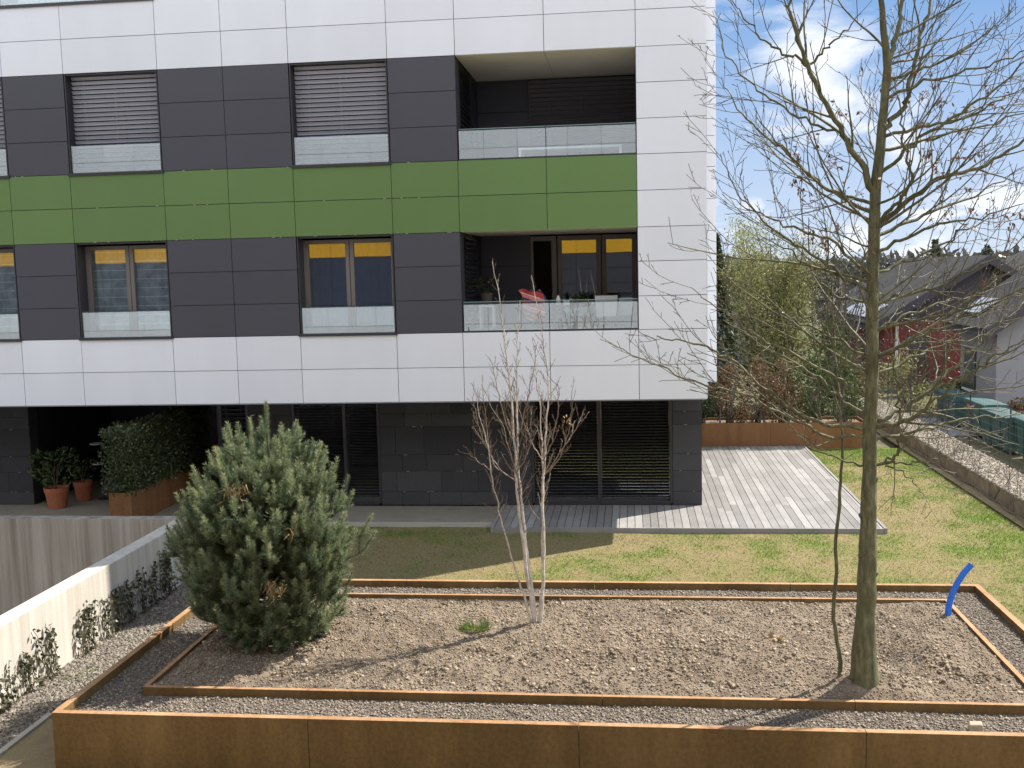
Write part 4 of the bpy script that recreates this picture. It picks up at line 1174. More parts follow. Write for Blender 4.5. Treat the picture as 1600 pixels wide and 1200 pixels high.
# ------------------------------------------------------------------ bare trees
def wander(p, d, L, n, up, jit, r):
    pts = [np.array(p, float)]; d = np.array(d, float)
    for i in range(n):
        d = d+r.normal(0, jit, 3)+np.array([0, 0, up]); d = d/np.linalg.norm(d)
        pts.append(pts[-1]+d*L/n)
    return np.array(pts)
def side_dir(t, ang, r, flat=1.0):
    ax = np.cross(t, r.standard_normal(3)); ax /= np.linalg.norm(ax)+1e-9
    d = t*math.cos(ang)+ax*math.sin(ang)
    d[2] = d[2]*flat+0.12
    return d/np.linalg.norm(d)
def twigs(P, r0, r1, mb, fine, r, step, lmax, lvl, up, rmin, bare=0.12, tips=None, taper=0.55):
    """side shoots along polyline P"""
    seg = np.linalg.norm(np.diff(P, axis=0), axis=1); S = np.concatenate([[0], np.cumsum(seg)]); tot = S[-1]
    s = tot*bare+r.uniform(0, step)
    T = unit(np.gradient(P, axis=0))
    while s < tot:
        u = s/tot
        b0 = np.array([np.interp(s, S, P[:, i]) for i in range(3)]); t = np.array([np.interp(s, S, T[:, i]) for i in range(3)]); t /= np.linalg.norm(t)
        L = lmax*(1.0-taper*u)*r.uniform(0.3, 1.0)
        rr = max(rmin, min((r0*(1-u)+r1*u)*0.5, 0.012*L/0.8+0.0015))
        q = wander(b0, side_dir(t, r.uniform(0.5, 0.95), r), L, 8 if L > 0.6 else 5 if L > 0.25 else 3, up, 0.10, r)
        (mb if lvl > 0 and L > 0.4 else fine).tube(q, np.linspace(rr, rmin, len(q)), 4 if rr > 0.005 else 3, cap=False)
        if tips is not None: tips.append(q[-1]); tips.append(q[len(q)//2])
        if lvl > 0: twigs(q, rr, rmin, mb, fine, r, step*0.80, L*0.50, lvl-1, up, rmin, 0.2, tips, taper)
        s += step*r.uniform(0.5, 1.5)
def densify(P, n, r, jit):
    P = np.asarray(P, float); S = np.concatenate([[0], np.cumsum(np.linalg.norm(np.diff(P, axis=0), axis=1))])
    s = np.linspace(0, S[-1], n); Q = np.stack([np.interp(s, S, P[:, i]) for i in range(3)], -1)
    for _ in range(2): Q[1:-1] = (Q[:-2]+2*Q[1:-1]+Q[2:])/4
    Q[1:-1] += r.normal(0, jit, (n-2, 3))
    return Q
TRUNK= [[2.14, 9.8, 0.48], [2.14, 9.8, 0.92], [2.16, 9.8, 1.29], [2.16, 9.8, 1.84], [2.16, 9.8, 2.22], [2.17, 9.8, 2.5], [2.17, 9.8, 2.98], [2.18, 9.8, 3.33], [2.18, 9.8, 3.91], [2.18, 9.8, 4.49], [2.19, 9.8, 5.05], [2.22, 9.8, 5.39], [2.25, 9.8, 5.61], [2.28, 9.8, 6.05], [2.29, 9.8, 6.19], [2.25, 9.8, 6.49], [2.2, 9.8, 6.82], [2.18, 9.8, 7.36], [2.15, 9.8, 8.0]]
LIMBS=[
( [[2.18, 9.8, 5.05], [2.06, 9.76, 5.28], [1.91, 9.72, 5.54], [1.73, 9.67, 5.8], [1.58, 9.61, 6.13], [1.47, 9.57, 6.34], [1.41, 9.53, 6.61], [1.38, 9.48, 6.99], [1.31, 9.4, 7.44]] , 0.036 ),
( [[2.29, 9.8, 6.16], [2.36, 9.84, 6.33], [2.41, 9.89, 6.61], [2.47, 9.95, 6.95], [2.56, 10.05, 7.47]] , 0.03 ),
( [[2.23, 9.8, 5.58], [2.37, 9.84, 5.69], [2.46, 9.88, 5.83], [2.53, 9.96, 6.18], [2.58, 10.0, 6.38], [2.69, 10.06, 6.61], [2.74, 10.15, 6.99], [2.84, 10.28, 7.58]] , 0.028 ),
( [[2.2, 9.8, 4.8], [2.32, 9.71, 4.88], [2.42, 9.62, 5.03], [2.43, 9.53, 5.21], [2.33, 9.42, 5.48], [2.27, 9.3, 5.7], [2.2, 9.17, 5.94]] , 0.02 ),
( [[2.19, 9.8, 4.76], [2.36, 9.74, 4.87], [2.56, 9.68, 5.05], [2.75, 9.61, 5.17], [3.04, 9.54, 5.21], [3.32, 9.44, 5.42], [3.66, 9.3, 5.75]] , 0.03 ),
( [[2.15, 9.8, 4.88], [1.89, 9.89, 5.0], [1.7, 9.97, 5.19], [1.46, 10.07, 5.44], [1.21, 10.17, 5.68], [1.01, 10.25, 5.89], [0.89, 10.34, 6.21]] , 0.022 ),
( [[2.16, 9.8, 4.95], [1.79, 9.65, 5.05], [1.49, 9.52, 5.26], [1.28, 9.4, 5.46], [1.08, 9.28, 5.69]] , 0.018 ),
( [[1.91, 9.8, 5.57], [1.66, 9.88, 5.67], [1.36, 9.99, 5.87], [1.09, 10.1, 6.13], [0.89, 10.19, 6.41], [0.84, 10.26, 6.72]] , 0.014 ),
( [[1.61, 9.8, 6.16], [1.44, 9.74, 6.29], [1.23, 9.67, 6.37], [1.0, 9.58, 6.56], [0.89, 9.51, 6.76]] , 0.014 ),
( [[1.62, 9.8, 6.19], [1.74, 9.73, 6.31], [1.88, 9.64, 6.42], [2.0, 9.56, 6.55]] , 0.012 ),
( [[2.22, 9.8, 5.21], [2.44, 9.69, 5.41], [2.68, 9.57, 5.59], [2.95, 9.44, 5.75], [3.25, 9.27, 6.02], [3.44, 9.15, 6.24]] , 0.02 ),
( [[2.21, 9.8, 5.42], [2.61, 9.91, 5.49], [2.97, 10.01, 5.58], [3.33, 10.11, 5.66], [3.82, 10.24, 5.83]] , 0.018 ),
( [[2.24, 9.8, 5.53], [2.51, 9.74, 5.59], [2.76, 9.69, 5.62], [3.06, 9.62, 5.72], [3.39, 9.54, 5.9]] , 0.018 ),
( [[2.27, 9.8, 6.02], [2.54, 9.89, 6.1], [2.84, 9.99, 6.2], [3.14, 10.09, 6.4], [3.51, 10.23, 6.69]] , 0.016 ),
( [[2.25, 9.8, 5.86], [2.45, 9.73, 5.95], [2.69, 9.64, 6.0], [3.12, 9.5, 6.07], [3.47, 9.36, 6.23]] , 0.016 ),
( [[2.19, 9.8, 4.66], [2.52, 9.96, 4.79], [2.84, 10.11, 4.91], [3.23, 10.28, 5.05], [3.7, 10.5, 5.29]] , 0.02 ),
( [[2.18, 9.8, 4.49], [2.4, 9.67, 4.63], [2.63, 9.54, 4.73], [2.91, 9.4, 4.76], [3.25, 9.19, 4.88]] , 0.018 ),
( [[2.18, 9.8, 4.31], [2.39, 9.85, 4.39], [2.69, 9.93, 4.5], [3.04, 10.02, 4.7], [3.46, 10.12, 4.86]] , 0.016 ),
( [[2.17, 9.8, 4.34], [2.0, 9.88, 4.46], [1.85, 9.96, 4.64], [1.58, 10.06, 4.74], [1.19, 10.21, 4.91], [0.9, 10.33, 5.13]] , 0.018 ),
( [[2.16, 9.8, 4.17], [1.94, 9.71, 4.26], [1.73, 9.61, 4.44], [1.43, 9.47, 4.61], [1.2, 9.36, 4.78], [0.91, 9.2, 5.05], [0.77, 9.06, 5.36]] , 0.016 ),
( [[2.16, 9.8, 4.08], [1.94, 9.85, 4.1], [1.78, 9.88, 4.18], [1.67, 9.92, 4.38], [1.5, 9.96, 4.53], [1.17, 10.04, 4.72]] , 0.015 ),
( [[2.18, 9.8, 4.03], [2.37, 9.73, 4.13], [2.57, 9.67, 4.16], [2.81, 9.58, 4.24], [3.14, 9.45, 4.46], [3.4, 9.34, 4.66]] , 0.016 ),
( [[2.17, 9.8, 3.79], [2.54, 9.96, 3.95], [2.92, 10.12, 4.06], [3.31, 10.27, 4.13], [3.76, 10.45, 4.27]] , 0.015 ),
( [[2.12, 9.8, 2.93], [1.82, 9.77, 2.96], [1.6, 9.74, 3.02], [1.39, 9.71, 3.16], [1.18, 9.68, 3.32], [1.04, 9.66, 3.48], [0.82, 9.63, 3.63], [0.68, 9.61, 3.71], [0.35, 9.57, 3.78], [0.16, 9.54, 3.81], [0.07, 9.53, 3.87]] , 0.024 ),
( [[2.13, 9.8, 3.05], [1.99, 9.86, 3.12], [1.89, 9.91, 3.19], [1.77, 9.97, 3.35], [1.53, 10.08, 3.51], [1.25, 10.2, 3.67], [0.9, 10.34, 3.91]] , 0.022 ),
( [[2.14, 9.8, 3.21], [1.93, 9.72, 3.34], [1.68, 9.62, 3.5], [1.39, 9.51, 3.65], [1.09, 9.4, 3.81], [0.75, 9.24, 4.08], [0.53, 9.14, 4.25]] , 0.018 ),
( [[2.14, 9.8, 2.86], [1.94, 9.74, 2.81], [1.64, 9.65, 2.93], [1.28, 9.54, 3.14], [0.93, 9.43, 3.33], [0.59, 9.32, 3.4], [0.2, 9.19, 3.59], [-0.19, 9.05, 3.8]] , 0.016 ),
( [[2.22, 9.8, 3.0], [2.29, 9.82, 3.04], [2.42, 9.86, 3.04], [2.59, 9.91, 3.13], [2.84, 10.0, 3.36], [3.15, 10.12, 3.61], [3.47, 10.22, 3.87], [3.85, 10.35, 4.15]] , 0.024 ),
( [[2.22, 9.8, 2.93], [2.44, 9.74, 2.96], [2.53, 9.71, 3.01], [2.64, 9.67, 3.16], [2.79, 9.62, 3.27], [2.98, 9.55, 3.46], [3.17, 9.49, 3.62], [3.5, 9.38, 3.8]] , 0.026 ),
( [[2.23, 9.8, 2.58], [2.32, 9.77, 2.58], [2.4, 9.73, 2.73], [2.42, 9.69, 2.9], [2.38, 9.64, 3.11], [2.34, 9.56, 3.38], [2.3, 9.51, 3.57], [2.25, 9.4, 3.93]] , 0.018 ),
( [[2.31, 9.8, 2.61], [2.46, 9.84, 2.59], [2.63, 9.89, 2.58], [2.71, 9.91, 2.61], [2.89, 9.96, 2.61], [3.02, 10.0, 2.7]] , 0.012 ),
( [[2.31, 9.8, 2.57], [2.48, 9.74, 2.52], [2.59, 9.69, 2.38], [2.64, 9.66, 2.31]] , 0.007 ),
( [[2.12, 9.8, 2.58], [1.95, 9.85, 2.62], [1.7, 9.91, 2.69], [1.51, 9.98, 2.92], [1.29, 10.05, 3.07]] , 0.01 ),
( [[2.21, 9.8, 2.8], [2.42, 9.88, 2.84], [2.67, 9.97, 2.88], [3.05, 10.11, 2.95], [3.44, 10.24, 2.95], [3.83, 10.38, 3.0]] , 0.015 ),
( [[2.19, 9.8, 3.56], [2.36, 9.69, 3.65], [2.59, 9.54, 3.8], [2.82, 9.39, 3.92], [3.07, 9.21, 4.08], [3.27, 9.06, 4.19]] , 0.015 ),
( [[2.19, 9.8, 3.39], [2.35, 9.88, 3.46], [2.55, 9.98, 3.54], [2.94, 10.16, 3.67], [3.26, 10.29, 3.69], [3.67, 10.47, 3.85]] , 0.014 ),
( [[2.15, 9.8, 3.56], [2.01, 9.88, 3.65], [1.8, 10.01, 3.79], [1.53, 10.14, 3.91], [1.26, 10.31, 4.15], [1.03, 10.43, 4.28]] , 0.014 ),
( [[2.15, 9.8, 3.39], [1.95, 9.7, 3.49], [1.78, 9.58, 3.7], [1.65, 9.46, 3.94], [1.57, 9.29, 4.28]] , 0.012 ),
]
SAP= [[1.95, 9.9, 0.53], [1.93, 9.91, 0.81], [1.87, 9.91, 1.12], [1.9, 9.92, 1.39], [1.91, 9.92, 1.64], [1.88, 9.93, 1.8], [1.89, 9.93, 1.88], [1.93, 9.93, 2.03], [1.94, 9.94, 2.29], [1.95, 9.94, 2.62], [1.96, 9.95, 2.9], [1.89, 9.95, 3.2], [1.8, 9.96, 3.5], [1.77, 9.97, 3.91]]
BIRCH=[
( [[-1.09, 11.28, 0.49], [-1.14, 11.28, 0.92], [-1.2, 11.28, 1.43], [-1.25, 11.28, 2.01], [-1.26, 11.28, 2.5], [-1.29, 11.28, 2.93], [-1.31, 11.28, 3.28], [-1.35, 11.28, 3.7], [-1.38, 11.28, 4.11], [-1.43, 11.28, 4.39], [-1.46, 11.28, 4.53]] , 0.022 ),
( [[-1.07, 11.28, 0.49], [-1.11, 11.3, 0.85], [-1.16, 11.32, 1.28], [-1.21, 11.35, 1.85], [-1.25, 11.37, 2.35], [-1.24, 11.4, 2.84], [-1.25, 11.42, 3.27], [-1.23, 11.44, 3.69], [-1.19, 11.46, 4.11]] , 0.02 ),
( [[-1.12, 11.28, 0.5], [-1.22, 11.24, 0.94], [-1.35, 11.19, 1.38], [-1.44, 11.15, 1.82], [-1.51, 11.1, 2.26], [-1.52, 11.07, 2.54], [-1.59, 11.04, 2.83], [-1.65, 11.02, 3.11], [-1.66, 11.0, 3.25]] , 0.012 ),
( [[-1.05, 11.28, 0.5], [-1.0, 11.32, 0.91], [-0.98, 11.37, 1.41], [-0.99, 11.43, 1.97], [-0.95, 11.48, 2.47], [-0.92, 11.52, 2.89], [-0.9, 11.56, 3.25], [-0.95, 11.59, 3.6], [-1.01, 11.63, 4.03], [-1.08, 11.67, 4.38]] , 0.02 ),
( [[-1.02, 11.28, 0.5], [-0.99, 11.37, 1.05], [-1.0, 11.44, 1.54], [-0.97, 11.52, 2.03], [-1.0, 11.58, 2.45], [-1.0, 11.64, 2.88], [-1.05, 11.69, 3.16], [-1.06, 11.75, 3.59]] , 0.017 ),
]
BIRCHB=[
[[-1.26, 11.28, 2.13], [-1.45, 11.35, 2.25], [-1.6, 11.43, 2.48], [-1.71, 11.51, 2.76], [-1.77, 11.59, 3.04]] ,
[[-1.25, 11.28, 2.19], [-1.32, 11.18, 2.52], [-1.37, 11.09, 2.82], [-1.47, 11.04, 2.96], [-1.55, 10.97, 3.18]] ,
[[-1.26, 11.28, 2.22], [-1.13, 11.33, 2.42], [-1.09, 11.37, 2.63], [-1.1, 11.43, 2.91]] ,
[[-0.94, 11.28, 2.22], [-0.81, 11.25, 2.33], [-0.7, 11.2, 2.55], [-0.63, 11.15, 2.84], [-0.62, 11.09, 3.15]] ,
[[-0.95, 11.28, 2.19], [-0.74, 11.39, 2.48], [-0.57, 11.49, 2.75], [-0.52, 11.54, 2.89]] ,
[[-0.96, 11.28, 2.36], [-1.09, 11.38, 2.56], [-1.21, 11.5, 2.83], [-1.32, 11.62, 3.1]] ,
[[-0.96, 11.28, 2.36], [-0.85, 11.19, 2.59], [-0.75, 11.04, 2.96], [-0.76, 10.94, 3.24]] ,
[[-1.25, 11.28, 2.5], [-1.37, 11.36, 2.78], [-1.48, 11.46, 3.19], [-1.55, 11.54, 3.47]] ,
[[-1.25, 11.28, 2.58], [-1.12, 11.15, 2.94], [-1.04, 11.03, 3.3], [-0.97, 10.9, 3.65]] ,
[[-1.53, 11.28, 2.26], [-1.67, 11.25, 2.36], [-1.77, 11.22, 2.46]] ,
[[-1.54, 11.28, 2.51], [-1.62, 11.31, 2.57], [-1.74, 11.37, 2.74]] ,
[[-1.45, 11.28, 2.26], [-1.55, 11.3, 2.4], [-1.58, 11.34, 2.78], [-1.63, 11.38, 3.2]] ,
]
LEAFC=[[2.55, 9.8, 6.0], [2.49, 9.8, 6.04], [2.72, 9.8, 5.56], [2.77, 9.8, 5.64], [2.9, 9.8, 5.75], [1.58, 9.8, 5.13], [2.06, 9.8, 5.07], [2.03, 9.8, 6.14], [2.83, 9.8, 5.11], [2.08, 9.8, 5.92], [2.47, 9.8, 5.71], [2.69, 9.8, 5.31], [3.14, 9.8, 4.74], [2.92, 9.8, 4.83], [2.32, 9.8, 4.64], [1.71, 9.8, 4.67], [2.34, 9.8, 5.05], [1.64, 9.8, 5.46], [3.06, 9.8, 5.77]]

def big_tree():
    r = np.random.default_rng(21)
    t = thing('deciduous_tree', tuple(TRUNK[0]), 'tall bare deciduous tree with thick olive trunk and few withered leaves, in the planter', 'tree')
    tr = MB(); br = MB(); fine = MB(); tips = []
    P = densify([(2.14, 9.8, 0.30)]+TRUNK, 46, r, 0.004)
    h = P[:, 2]
    rad = np.interp(h, [0.3, 0.5, 0.75, 1.1, 1.5, 2.2, 2.6, 3.3, 4.5, 5.3, 5.7, 6.2, 6.8, 8.0], [0.18, 0.150, 0.108, 0.092, 0.084, 0.070, 0.064, 0.056, 0.052, 0.046, 0.038, 0.034, 0.022, 0.006])
    k = 14
    rad = rad*(1+0.05*np.sin(h*9)*(h < 3))
    tr.tube(P, rad, k, rough=0.035)
    # knots
    for z, a in ((1.55, 0.3), (1.72, 2.6), (2.1, 3.0), (2.45, -0.4), (1.25, -2.2)):
        c_ = np.array([np.interp(z, h, P[:, i]) for i in range(3)]); rr = np.interp(z, h, rad)
        tr.tube([c_+np.array([math.cos(a), -abs(math.sin(a))*0.5, 0])*rr*0.7, c_+np.array([math.cos(a), -abs(math.sin(a))*.5, 0.3])*rr*1.15], [0.035, 0.018], 8)
    tr.build('trunk', M['bark'], t, smooth=True)
    for pts, r0 in LIMBS:
        n = max(10, int(len(pts)*4)); Q = densify(pts, n, r, 0.013)
        u = np.linspace(0, 1, n); rd = r0*(1-u)**0.85*0.78+0.003
        br.tube(Q, rd, 7, cap=False)
        big = r0 > 0.015
        twigs(Q, r0, 0.003, br, fine, r, 0.175 if big else 0.17, 1.5 if big else 1.1, 2, 0.05, 0.0026, 0.10, tips)
    for q in range(26):
        z = r.uniform(3.3, 7.6); a = r.uniform(0, 2*math.pi)
        if z < 4.5 and q % 3 == 0: a = r.uniform(-0.9, 0.9)
        c_ = np.array([np.interp(z, h, P[:, i]) for i in range(3)])
        L = r.uniform(0.9, 2.3)*(1-0.08*max(0, z-4)); el = r.uniform(0.15, 0.75)
        d = np.array([math.cos(a)*math.cos(el), math.sin(a)*math.cos(el), math.sin(el)])
        Q = wander(c_, d, L, 9, 0.03, 0.09, r); r0 = 0.006+0.005*L
        br.tube(Q, np.linspace(r0, 0.003, len(Q)), 6, cap=False)
        twigs(Q, r0, 0.003, br, fine, r, 0.21, 1.2, 2, 0.05, 0.0026, 0.10, tips)
    # upper crown above the frame
    br.build('branches', M['bark'], t, smooth=True)
    fine.build('twigs', M['twig'], t)
    tips = np.array(tips)
    cen = np.array(LEAFC)
    d = np.min(np.linalg.norm(tips[:, None, [0, 2]]-cen[None][:, :, [0, 2]], axis=2), axis=1)
    sel = tips[d < 0.15]
    sel = sel[r.random(len(sel)) < 0.26]
    ext = tips[r.random(len(tips)) < 0.004]
    C = np.concatenate([np.repeat(sel, 2, 0), ext]); n = len(C); C = C+r.normal(0, 0.012, C.shape)
    V, F = leaves(C, unit(r.normal(0, 0.6, (n, 3))+[0, 0, -0.55]), rand_dirs(n, r), r.uniform(0.03, 0.065, n), r.uniform(0.012, 0.03, n), 0.25)
    mk('withered_leaves', V, F, M['dry'], t)
    # thin sapling next to it
    t = thing('sapling', tuple(SAP[0]), 'thin crooked sapling stem rising close beside the thick trunk', 'tree')
    b = MB(); f2 = MB(); Q = densify([(SAP[0][0], SAP[0][1], 0.33)]+SAP, 34, r, 0.004)
    b.tube(Q, np.interp(np.linspace(0, 1, 34), [0, .1, .5, .75, 1], [0.026, 0.02, 0.016, 0.011, 0.004]), 8, rough=0.05)
    b.build('stem', M['bark'], t, smooth=True)
    b = MB(); twigs(Q, 0.012, 0.003, b, f2, r, 0.13, 0.55, 1, 0.03, 0.0026, 0.62)
    mk('twigs', np.array(b.V+f2.V), b.F+[tuple(i+b.n for i in f) for f in f2.F], M['twig'], t)
big_tree()
def birch():
    r = np.random.default_rng(5)
    t = thing('birch_tree', tuple(BIRCH[0][0][0]), 'slender multi-stemmed pale birch, leafless, in the middle of the planter', 'tree')
    f = MB()
    for pts, r0 in BIRCH:
        p0 = list(pts[0]); p0[2] = 0.35
        Q = densify([p0]+pts, 34, r, 0.006); u = np.linspace(0, 1, 34)
        rd = r0*(1-u)**1.05*0.95+0.0025
        MB().tube(Q, rd, 8, cap=False, rough=0.05).build('stem', M['birch'], t, smooth=True)
        twigs(Q, r0, 0.003, f, f, r, 0.055, 0.62, 1, 0.15, 0.0020, 0.38, None, 0.86)
    for pts in BIRCHB:
        Q = densify(pts, 16, r, 0.006)
        f.tube(Q, np.linspace(0.008, 0.003, 16), 5, cap=False)
        twigs(Q, 0.007, 0.003, f, f, r, 0.075, 0.42, 1, 0.15, 0.0022, 0.2)
    f.build('twigs', M['birch_twig'], t)
    C = np.array(f.V)[::9]; C = C[C[:, 2] > 2.2]; C = C[r.random(len(C)) < 0.25]; n = len(C)
    V, F = leaves(C, unit(r.normal(0, .5, (n, 3))+[0, 0, 0.8]), rand_dirs(n, r), 0.022, 0.009, 0.1)
    mk('buds', V, F, M['twig'], t)
    C = np.array([[-0.67, 11.25, 2.81]])+r.normal(0, 0.03, (14, 3))
    V, F = leaves(C, unit(r.normal(0, .5, (14, 3))+[0, 0, -0.8]), rand_dirs(14, r), 0.045, 0.02, 0.1)
    mk('withered_leaves', V, F, M['straw'], t)
birch()

# ------------------------------------------------------------------ beyond the deck: planter hedge, gravel bed, fence, bins
t = thing('corten_trough', (3.7, 26.2, 0), 'long rusty steel planter closing the far end of the deck', 'planter')
b = MB()
for a, c_ in ((1.40, 3.42), (3.426, 5.72)): b.box(a, c_, 26.2, 26.22, -0.16, 0.565)
b.box(1.40, 1.42, 26.221, 27.2, -0.16, 0.565); b.box(5.70, 5.72, 26.221, 27.2, -0.16, 0.565); b.box(1.40, 5.72, 27.2, 27.22, -0.16, 0.565)
b.build('trough', M['corten_dark'], t)
MB().box(1.43, 5.69, 26.23, 27.19, 0.3, 0.50).build('soil', M['soil'], t)
def shrub(name, loc, rx, ry, h, mt_, n, label, cat='shrub', group=None, lsize=(0.05, 0.09), stems=7, low=0.0, lump=0.5):
    t = thing(name, loc, label, cat, group)
    x, y, z = loc
    cl = rng.random((max(6, int(n/90)), 3)); a = cl[:, 0]*2*math.pi; rr = np.sqrt(cl[:, 1])
    hh = low+(1-low)*cl[:, 2]
    prof = np.sin(np.clip(hh*0.85+0.18, 0, 1)*math.pi)**0.6
    cc = np.stack([x+rx*rr*prof*np.cos(a), y+ry*rr*prof*np.sin(a), z+h*hh], -1)
    k = rng.integers(0, len(cc), n)
    C = cc[k]+rng.normal(0, 1, (n, 3))*np.array([rx, ry, h*0.5])*lump*0.36
    C[:, 2] = np.maximum(C[:, 2], z+0.02)
    out_ = unit(C-np.array([x, y, z+h*0.4]))
    V, F = leaves(C, unit(out_*0.5+0.8*rng.standard_normal((n, 3))+[0, 0, 0.2]), rand_dirs(n), rng.uniform(*lsize, n), rng.uniform(lsize[0], lsize[1], n)*0.5, 0.15)
    mk('foliage', V, F, mt_, t)
    sb = MB()
    for q in range(stems):
        e = cc[rng.integers(0, len(cc))]
        p0 = np.array([x+rng.normal(0, rx*0.25), y+rng.normal(0, ry*0.2), z-0.05]); md = (p0+e)/2+np.array([0, 0, h*0.12])
        sb.tube([p0, md, e], [0.010+0.012*h, 0.008+0.007*h, 0.004], 5, cap=False)
    sb.build('stems', M['twig'], t)
    return t
HB = 'shrubs in the far steel planter'
for x, rx, h, mm, n, lab in ((1.75, 0.40, 1.25, 'laurel', 800, 'green laurel shrub at the house end of the far steel planter'),
                             (2.45, 0.50, 1.35, 'brownhedge', 800, 'russet hedge shrub next to the laurel in the far planter'),
                             (3.15, 0.50, 1.55, 'brownhedge', 900, 'taller russet hedge shrub in the middle of the far planter'),
                             (3.85, 0.48, 1.45, 'brownhedge', 750, 'russet hedge shrub beside the green one in the far planter'),
                             (4.55, 0.52, 1.60, 'laurel', 900, 'bright green shrub right of the russet ones in the far planter'),
                             (5.25, 0.48, 1.45, 'laurel', 800, 'green shrub at the trunk end of the far planter')):
    shrub('hedge_shrub', (x, 26.7, 0.48), rx, 0.36, h, M[mm], int(n*2.2), lab, 'shrub', HB, (0.05, 0.09), 9, 0.10, 0.5)
# raised gravel bed with wire fence and bare creepers
e = MB().box(6.72, 7.55, 9.0, 34, -0.16, 0.26).build('gravel_bed_kerb', M['soil'])
tag(e, 'low earth bank carrying the pale gravel bed along the right edge of the lawn', 'bank')
n = 26000
yy = 9.2+24.5*rng.random(n)
xy = np.stack([rng.uniform(6.73, 7.54, n), yy], -1)
V, F = pebbles(xy, 0.262+rng.uniform(-0.004, 0.012, n), rng.uniform(0.03, 0.065, n), 0.8)
M['bedstone'] = simple('bed_gravel', (0.14, 0.12, 0.095), 0.85, 0.3, c2=(0.36, 0.315, 0.25))
tag(mk('bed_gravel', V, F, M['bedstone']), 'pale rounded gravel on the raised bed below the wire fence', 'gravel', kind='stuff')
tag(MB().poly([(6.5, 9, -0.045), (6.72, 9, -0.035), (6.72, 30, -0.035), (6.5, 30, -0.045)]).build('soil_strip', M['earth']), kind='structure')
t = thing('wire_fence', (7.5, 20, 0.2), 'thin wire mesh fence on slim posts along the gravel bed', 'fence')
w = MB()
for z in np.arange(0.36, 1.5, 0.16): w.box(7.499, 7.502, 14, 33, z-0.0015, z+0.0015)
for y in np.arange(14, 33, 0.16): w.box(7.4965, 7.4985, y-0.0015, y+0.0015, 0.30, 1.48)
w.build('mesh', M['wire'], t)
for y in np.arange(14.2, 33, 2.5): MB().tube([(7.52, y, 0.1), (7.52, y, 1.55)], 0.016, 8).build('post', M['darkmetal'], t)
r = np.random.default_rng(3)
sb = MB(); f3 = MB()
for q in range(120):
    y = r.uniform(14.5, 31); x = r.uniform(6.70, 6.95)
    P = wander((x, y, 0.24 if x > 6.72 else -0.03), unit(np.array([[r.normal(0.1, 0.12), r.normal(0, 0.25), 1.0]]))[0], r.uniform(0.35, 0.95), 7, 0.0, 0.2, r)
    sb.tube(P, np.linspace(0.006, 0.003, len(P)), 4, cap=False)
    twigs(P, 0.005, 0.003, sb, f3, r, 0.16, 0.3, 0, 0.02, 0.0028, 0.2)
P = densify([(6.60, 13.5, -0.02), (6.66, 16, 0.02), (6.60, 18.5, 0.0), (6.68, 21, 0.03), (6.62, 24, 0.0), (6.68, 28, 0.02)], 40, r, 0.02)
sb.tube(P, 0.014, 6)
tag(mk('creeper_stems', np.array(sb.V+f3.V), sb.F+[tuple(i+sb.n for i in f) for f in f3.F], M['twig']), 'bare creeper stems wandering over the pale gravel bed and its kerb', 'creeper', kind='stuff')
# teal bins in a row beyond the fence
def bin_(x, y, w, d, h, label, zb=-0.15):
    t = thing('waste_container', (x, y, zb), label, 'container', 'teal waste containers beyond the fence')
    b = MB(); q = 0.06
    lo = [(x-w/2+q, y-d/2+q, zb+0.08), (x+w/2-q, y-d/2+q, zb+0.08), (x+w/2-q, y+d/2-q, zb+0.08), (x-w/2+q, y+d/2-q, zb+0.08)]
    hi = [(x-w/2, y-d/2, zb+h), (x+w/2, y-d/2, zb+h), (x+w/2, y+d/2, zb+h), (x-w/2, y+d/2, zb+h)]
    b.add(lo+hi, [(0, 3, 2, 1), (4, 5, 6, 7), (0, 1, 5, 4), (1, 2, 6, 5), (2, 3, 7, 6), (3, 0, 4, 7)])
    b.box(x-w/2-0.03, x+w/2+0.03, y-d/2-0.03, y+d/2+0.03, zb+h-0.09, zb+h-0.002)
    for k in range(2):
        yy = y-d/2+d*(k+0.7)/2.4; b.box(x-w/2-0.012, x-w/2+0.05, yy-0.02, yy+0.02, zb+0.14, zb+h-0.1)
    b.build('body', M['teal'], t)
    l = MB(); l.prism([(x-w/2-0.05, y-d/2-0.04, zb+h+0.002), (x+w/2+0.05, y-d/2-0.04, zb+h+0.002), (x+w/2+0.05, y-d/2-0.04, zb+h+0.04), (x+w/2-0.08, y-d/2-0.04, zb+h+0.055), (x-w/2+0.08, y-d/2-0.04, zb+h+0.055), (x-w/2-0.05, y-d/2-0.04, zb+h+0.04)], (0, d+0.08, 0))
    l.build('lid', M['teal_lid'] if y < 23 else M['teal'], t)
    for xx, yy in ((x-w/2+.15, y-d/2+.15), (x+w/2-.15, y-d/2+.15), (x-w/2+.15, y+d/2-.15), (x+w/2-.15, y+d/2-.15)):
        MB().tube([(xx-0.02, yy, zb+0.06), (xx+0.02, yy, zb+0.06)], 0.06, 10).build('wheel', M['darkmetal'], t)
for k, (y, lab) in enumerate(((22.6, 'nearest teal waste container, cut by the right edge of the photo'), (24.4, 'second teal waste container, with a pale lid, behind the nearest one'), (26.3, 'teal waste container in the middle of the row beyond the fence'), (28.2, 'teal waste container second from the far end of the row'), (30.4, 'farthest teal waste container, towards the red house'))):
    bin_(9.0+0.12*(k % 2), y, 0.5, 1.7, 0.86+0.05*((k*3) % 2), lab)

